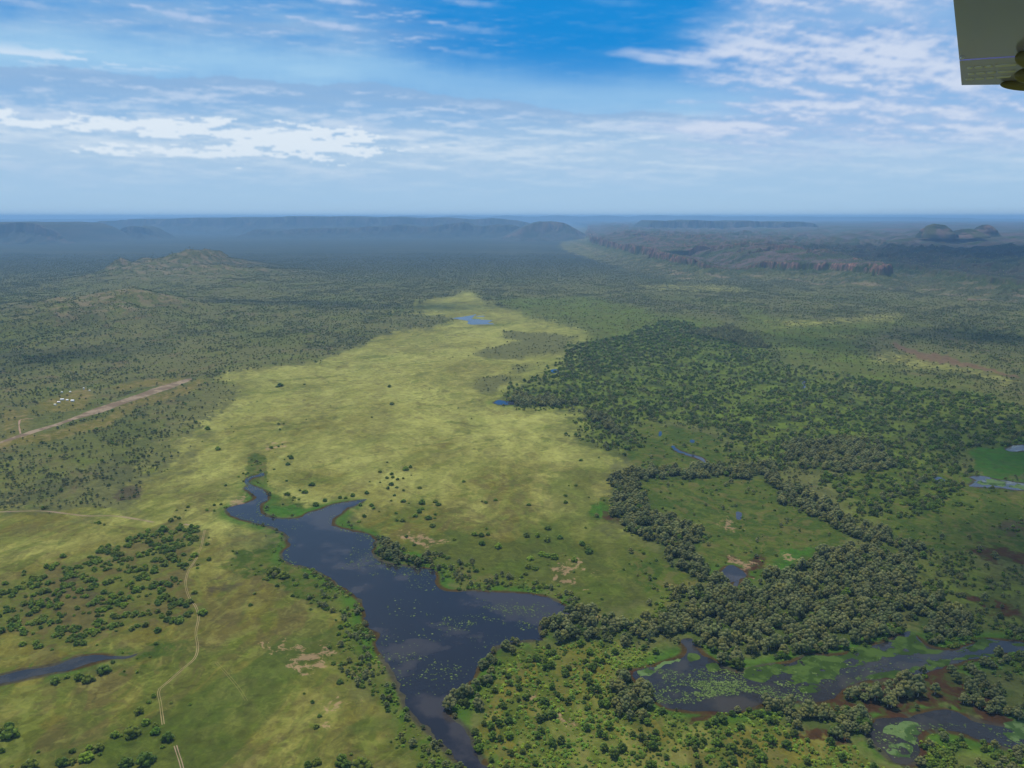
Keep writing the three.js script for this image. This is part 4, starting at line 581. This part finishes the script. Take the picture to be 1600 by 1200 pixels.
// everything else is sown by density over the map
{
  const tmp = { x: 0, f: 0 };
  const labelFor = (k, x, f, X, F) => {
    const brush = look(BRUSH, X, F) > .3, b = f < 640 ? 'in the scrub along the bottom edge of the picture' : x < 125 ? 'on the grassy point right of the lower billabong' : f > 765 ? 'in the scrub just below the long paperbark row' : x < 290 ? 'around the narrow green puddle in the scrub' : 'in the scrub left of and below the weedy lagoon';
    const wet = x > 430 && f < 700 ? 'around the marsh pool in the lower right corner' : f < 820 ? 'on the reedy ground right of the weedy lagoon' : 'in the wet thicket right of the big grove';
    if (brush && k !== 'paperbark_tree') return b;
    if (look(SHRUB, X, F) > .3) return f > 1000 ? 'in the far half of the bush patch left of the winding track' : x < -420 ? 'in the left part of the bush patch beside the winding track' : 'in the near half of the bush patch left of the winding track';
    if (look(BANK, X, F) > .3 && k !== 'paperbark_tree') return x < 20 && f < 1010 ? (f < 700 ? 'in the bank thicket left of the lower billabong' : f < 830 ? 'in the bank thicket beside the wide middle of the billabong' : 'on the left bank where the billabong narrows') : 'in the thicket along the upper right bank of the billabong';
    if (k === 'woodland_tree') return f < 1400 ? 'at the near edge of the left woodland' : 'in the woodland just below the airstrip';
    if (k === 'paperbark_tree') return f < 830 ? (x < 75 ? 'leaning over the right bank of the lower billabong' : x < 250 ? 'in the row at the left end of the weedy lagoon' : x > 400 ? 'on the brown reed bank right of the weedy lagoon' : 'on the near shore of the weedy lagoon') : x < 250 ? 'in the row joining the billabong to the big grove' : 'at the front of the big grove behind the weedy lagoon';
    return wet;
  };
  for (let f = 470; f < 9600;) {
    const s = f < 3200 ? 4.2 : f < 5200 ? 7 : 11, half = f * .655 + 150;
    for (let x = -half; x < half; x += s) {
      const xx = x + (rs() - .5) * s * .95, ff = f + (rs() - .5) * s * .95; const dice = rs(), sz = rs(), dice2 = rs();
      if (ff > 5200 && dice > .55) continue;
      if (look(TRACKS, xx, ff) > .3 || look(WT, xx, ff) > .12 || look(RING, xx, ff) > .42) continue;
      cover(xx, ff, tmp); const X = tmp.x, F = tmp.f, A = s * s;
      const n = nz(xx / 75, ff / 75), n2 = nz(xx / 260 + .4, ff / 260), n3 = nz(xx / 33 + .1, ff / 33 + .8);
      const pa = look(PAPER, X, F), dirt = look(DIRT, X, F), lush = look(LUSH, X, F);
      if (dirt > .35 || (lush > .5 && pa < .3) || look(ROADR, X, F) > .4) continue;
      let k = null, sc = 1;
      if (pa > .4) { if (dice < A / 33 * ss(.28, .46, n * .65 + n3 * .35) * ss(.3, .7, pa)) { k = dice2 < .80 ? 'paperbark_tree' : dice2 < .91 ? 'forest_tree' : 'screw_palm'; sc = .62 + sz * sz * .85; if (k === 'forest_tree') sc *= .8; } }
      else {
        const ju = look(JUNGLE, X, F), th = look(THICKET, X, F), br = look(BRUSH, X, F), ba = look(BANK, X, F), sh = look(SHRUB, X, F), pl = look(PLAIN, X, F), we = look(WET, X, F), reed = look(REED, X, F), co = look(COPSE, X, F), op = look(OPENR, X, F);
        const jz = look(JUNGLE, X, F) * rs() * 1.6 + .0;
        if (sh > .4) { if (dice < A / 62 * ss(.42, .62, n * .6 + n3 * .4) * 1.9) { k = 'green_bush'; sc = .45 + sz * .75; } }
        else if (reed > .4) { if (dice < A / 260 * ss(.5, .65, n)) { k = dice2 < .5 ? 'paperbark_tree' : 'green_bush'; sc = .5 + sz * .4; } }
        else if (ba > .4) { if (dice < A / 15 * ss(.34, .56, n) * 1.3) { k = dice2 < .36 ? 'green_bush' : dice2 < .88 ? 'screw_palm' : 'paperbark_tree'; sc = k === 'paperbark_tree' ? .45 + sz * .3 : .28 + sz * sz * .65; } }
        else if (br > .4) { if (dice < A / 12 * (ss(.38, .60, n) * 1.2 + .22)) { k = dice2 < .30 + (n2 - .5) * 1.2 ? 'green_bush' : dice2 < .9 ? 'screw_palm' : 'forest_tree'; sc = k === 'forest_tree' ? .5 + sz * .4 : k === 'screw_palm' ? .45 + sz * .7 : .22 + sz * sz * .6; } }
        else if (ju > .08 && jz > .35) { if (dice < A / (ff < 1150 ? 15 : 44) * (1 - .45 * ss(1500, 2300, ff)) * (.06 + ss(.40, .57, n * .42 + n2 * .38 + n3 * .2))) { k = dice2 < .22 + ss(.42, .6, n2) * .45 ? 'forest_tree' : dice2 < .74 ? 'paperbark_tree' : dice2 < .84 ? 'screw_palm' : 'green_bush'; sc = .42 + sz * sz * .6; if (f < 1150) { sc *= .75; if (k === 'forest_tree' && dice2 > .25) k = dice2 > .45 ? 'screw_palm' : 'green_bush'; } } }
        else if (th > .35) { if (dice < A / (ff < 800 ? 16 : 70) * ss(.40, .6, n) * 1.6) { k = dice2 < .5 ? 'green_bush' : dice2 < .85 ? (f < 760 ? 'screw_palm' : 'forest_tree') : 'paperbark_tree'; sc = .5 + sz * .5; } }
        else if (we > .4) { if (dice < A / 300 * ss(.45, .7, n) * 2) { k = dice2 < .8 ? 'green_bush' : 'paperbark_tree'; sc = .28 + sz * .5; } }
        else if (pl > .5 && co < .3) { if (dice < A / 9000 * ss(.5, .7, n2)) { k = 'green_bush'; sc = .25 + sz * .4; } }
        else if (op > .5) { if (dice < A / 500 * (1.6 - op)) { k = 'woodland_tree'; sc = .45 + sz * .4; } }
        else if (look(AIRM, xx, ff) > .2) continue; else if (look(CLEARING, X, F) > .4) { if (dice < A / 1500) { k = 'woodland_tree'; sc = .5 + sz * .4; } }
        else { const hh2 = xx < 0 && ff > 2300 ? hillH(xx, ff) : 0; const rg = nb(xx, ff * .7, 1500, 11), rg2 = nb(xx, ff * .6, 620, 12), dens = (.45 + .9 * ss(.38, .62, rg * .5 + rg2 * .5)) * (1 - .6 * ss(.53, .63, nz(xx / 170, ff / 170)) * ss(20, 70, hh2)) * (.18 + ss(.36, .62, n * .5 + n2 * .5) * .95); if (dice < A / (co > .3 ? 74 : 88) * (ff > 5800 ? 1 - .9 * ss(5800, 9300, ff) : 1) * dens * (1 - .75 * pl) * (1 - .72 * look(LIGHT, X, F)) * (xx > 900 && plateau(xx, ff)[2] > 20 ? .25 : 1)) { k = dice2 < .94 || ff > 4500 ? 'woodland_tree' : 'forest_tree'; sc = (.34 + sz * sz * .5) * (ff > 5200 ? 1.3 : 1); } }
      }
      if (!k) continue;
      let y = 0; if (ff > 2300) { y = groundH(xx, ff); if (xx > 500 && ff > 3000) { const pd = plateau(xx, ff); if (pd[1] && pd[2] > -4) continue; } }
      add(k, xx, ff, sc, labelFor(k, xx, ff, X, F), y);
    }
    f += s;
  }
}
const report = {};
for (const k in KINDS) {
  const K = KINDS[k], r = rng(k.length * 977); K.spots.sort((a, b) => (a.label?.[0] === '!' ? 0 : a.d) - (b.label?.[0] === '!' ? 0 : b.d));
  const seen = K.spots.filter(s => inView(s.x, s.f, -80) && (s.label[0] === '!' || H / s.f < .79)); const nearest = new Set(seen.slice(0, 300));
  const rest = K.spots.filter(s => !nearest.has(s)); report[k] = [nearest.size, rest.length];
  const protos = K.crowns.map((c, i) => { const o = new THREE.Group(); part(new THREE.Mesh(K.parts[0][1], K.trunkMat), K.parts[0][0], o); part(new THREE.Mesh(c, K.mats[0]), 'crown', o); o.children.forEach(m => { m.castShadow = m.receiveShadow = true; }); return o; });
  for (const s of nearest) {
    const i = Math.floor(r() * 3), o = protos[i].clone();
    o.position.set(s.x, s.y, -s.f); o.rotation.y = r() * 6.283; const w = s.s * (.9 + r() * .25); o.scale.set(w, s.s * (.85 + r() * .3), w * (.85 + r() * .3));
    const own = s.label[0] === '!', tone = Math.floor(r() * 4), lone = s.lone || own; o.children[1].material = K.mats[tone];
    const label = own ? s.label.slice(1) : [s.s < .55 ? 'small' : s.s > .95 ? 'large' : 'mid-sized', K.tones[tone], K.noun, s.label].join(' ');
    if (own && label.startsWith('bright green')) o.children[1].material = KINDS.screw_palm.mats[1];
    tag(o, k, label, { paperbark_tree: 'tree', forest_tree: 'tree', woodland_tree: 'tree', green_bush: 'bush', screw_palm: 'palm' }[k], own ? {} : { group: label });
  }
  const im = new THREE.InstancedMesh(K.merged, K.instMat ??= leafy(1, 1, 1), rest.length), col = new THREE.Color(), p = new THREE.Vector3(), sc = new THREE.Vector3();
  rest.forEach((s, i) => {
    _q.setFromEuler(_e.set((r() - .5) * .2, r() * 6.283, (r() - .5) * .2)); const w = s.s * (.88 + r() * .3); _m.compose(p.set(s.x, s.y, -s.f), _q, sc.set(w, s.s * (.8 + r() * .4), w * (.85 + r() * .3))); im.setMatrixAt(i, _m);
    const t = K.tints[Math.floor(r() * 4)], v = .82 + r() * .36, patch = .85 + .3 * nz(s.x / 300, s.f / 300); im.setColorAt(i, col.setRGB(t[0] * v * patch, t[1] * v * patch, t[2] * v * patch));
  });
  im.castShadow = im.receiveShadow = true; tag(im, K.stuff[0], K.stuff[1], K.stuff[2], { kind: 'stuff' });
}
console.log(JSON.stringify(report));

// ───────────────────────── clouds added overhead, out of view, to cast shade on the land ─────────────────────────
{
  const r = rng(909), mat = new THREE.MeshStandardMaterial({ roughness: 1, metalness: 0, transparent: true, opacity: .15, side: THREE.DoubleSide }); mat.color.setRGB(.9, .9, .92);
  const puff = new THREE.IcosahedronGeometry(1, 3), base = [];
  const cloud = (x, f, w, d, y, label, n = 13) => {
    const o = [], drift = y / SUN.y; for (let k = 0; k < n; k++) { const a = r() * 6.283, q = Math.sqrt(r()), g = puff.clone(), s = (.22 + r() * .2) * Math.min(w, d) * 1.1, p = g.attributes.position; for (let i = 0; i < p.count; i++) { const m = .8 + .5 * nz(p.getX(i) * .2 + k * .1, p.getZ(i) * .2 + p.getY(i) * .13); p.setXYZ(i, p.getX(i) * m * s * (1 + r() * .02), p.getY(i) * m * s * .28, p.getZ(i) * m * s); } g.translate(Math.cos(a) * q * w * .5, (r() - .3) * s * .3, Math.sin(a) * q * d * .5); o.push(g); }
    const g = mergeGeometries(o); g.computeVertexNormals(); const m = new THREE.Mesh(g, mat); m.position.set(x + SUN.x * drift, y, -f + SUN.z * drift); m.castShadow = true; tag(m, 'cloud', label, 'cloud', { kind: 'structure' });
  };
  cloud(620, 760, 800, 420, 2600, 'white cloud high over the weedy lagoon');
  cloud(1150, 1350, 700, 500, 2700, 'white cloud high over the swamp at the right');
  cloud(4700, 6400, 2600, 2400, 5000, 'broad cloud high over the dark gorge of the plateau', 22);
  cloud(-1900, 2500, 1300, 500, 3000, 'long cloud high over the left woodland');
  cloud(-800, 3900, 1500, 420, 3600, 'thin cloud high over the far edge of the plain');
  cloud(1500, 2900, 1300, 420, 3200, 'thin cloud high over the right woodland');
}

// ───────────────────────── the aeroplane's wing, above and to the right ─────────────────────────
{
  const up = .9, hit = (px, py, h = up) => { const [X, u, fw] = ray(px, py), t = h / u; return new THREE.Vector3(X * t, h, -fw * t); };
  const o = new THREE.Group(); o.position.set(0, H, 0);
  const paint = new THREE.MeshPhysicalMaterial({ color: new THREE.Color().setRGB(.38, .385, .84), roughness: .35, clearcoat: 1, clearcoatRoughness: .12, side: THREE.DoubleSide }), paint2 = new THREE.MeshPhysicalMaterial({ color: new THREE.Color().setRGB(.42, .425, .9), roughness: .35, clearcoat: 1, clearcoatRoughness: .12, side: THREE.DoubleSide }), bright = std(.85, .87, .9, .22, { metalness: .35 }), dark = std(.20, .18, .07, .4);  // pale bead metal paints in sky highlights; the bead rows are dashed like them
  const slab = (pts, thick, mat, name) => { const P = [], top = pts.map(p => p.clone().add(new THREE.Vector3(0, thick, 0))), q = (a, b, c, d) => P.push(a, b, c, a, c, d); q(pts[0], pts[1], pts[2], pts[3]); q(top[0], top[3], top[2], top[1]); for (let k = 0; k < 4; k++) { const n = (k + 1) % 4; q(pts[k], top[k], top[n], pts[n]); } const g = new THREE.BufferGeometry().setFromPoints(P); g.computeVertexNormals(); return part(new THREE.Mesh(g, mat), name, o); };
  slab([hit(1486.5, -30), hit(1499.0, 93.2), hit(1640, 84), hit(1640, -30)], .11, paint, 'wing_skin');
  slab([hit(1499.2, 94.8), hit(1497.5 + 5, 133), hit(1640, 131.5), hit(1640, 85.6)], .07, paint2, 'aileron');
  const bead = (a, b, w, name = 'stiffening_bead') => { const A = hit(...a), Bv = hit(...b), L = A.distanceTo(Bv), g = new THREE.CapsuleGeometry(w, Math.max(.01, L - 2 * w), 4, 8); g.rotateZ(Math.PI / 2); const m = new THREE.Mesh(g, bright); m.scale.y = .8; m.position.copy(A).add(Bv).multiplyScalar(.5); m.position.y -= w * .15; const d = Bv.sub(A); m.rotation.y = Math.atan2(-d.z, d.x); part(m, name, o); };
  for (const [p, q, cuts] of [[[1508,105.6],[1591,99.4],[[.03,.15],[.17,.34],[.36,.53],[.56,.98]]], [[1508,115],[1591,109.2],[[.05,.18],[.2,.39],[.41,.58],[.61,.96]]], [[1506,123.4],[1586,118],[[.03,.2],[.22,.4],[.43,.6],[.63,.92]]]])
    for (const [a, b] of cuts) bead([lerp(p[0], q[0], a), lerp(p[1], q[1], a)], [lerp(p[0], q[0], b), lerp(p[1], q[1], b)], .0125);
  const pod = (px, py, len, r, drop) => { const c = hit(px, py, up - drop), pts = []; for (let k = 0; k <= 30; k++) { const t = (k / 30) ** 2; pts.push(new THREE.Vector2(Math.max(.001, r * Math.min(1, Math.sqrt(1 - (1 - Math.min(1, t * 5)) ** 2)) * (t > .6 ? 1 - (t - .6) * 1.6 : 1)), (t) * len)); } const g = new THREE.LatheGeometry(pts, 16); g.rotateZ(-Math.PI / 2); const m = new THREE.Mesh(g, dark); m.position.copy(c); part(m, 'hinge_fairing', o); };
  pod(1586.5, 90, .9, .07, .03); pod(1585, 117.5, .9, .06, .05); pod(1563, 132, 1.2, .045, .02);
  const rv = new THREE.Mesh(new THREE.SphereGeometry(.012, 8, 6), std(.7, .7, .7, .3)); rv.position.copy(hit(1503.5, 90, up - .006)); part(rv, 'rivet', o);
  o.children.forEach(m => { m.castShadow = m.receiveShadow = true; });
  tag(o, 'aircraft_wing', 'grey underside of an aeroplane wing with ribbed control surface in the top right corner', 'aircraft wing');
}
renderer.render(scene, camera);
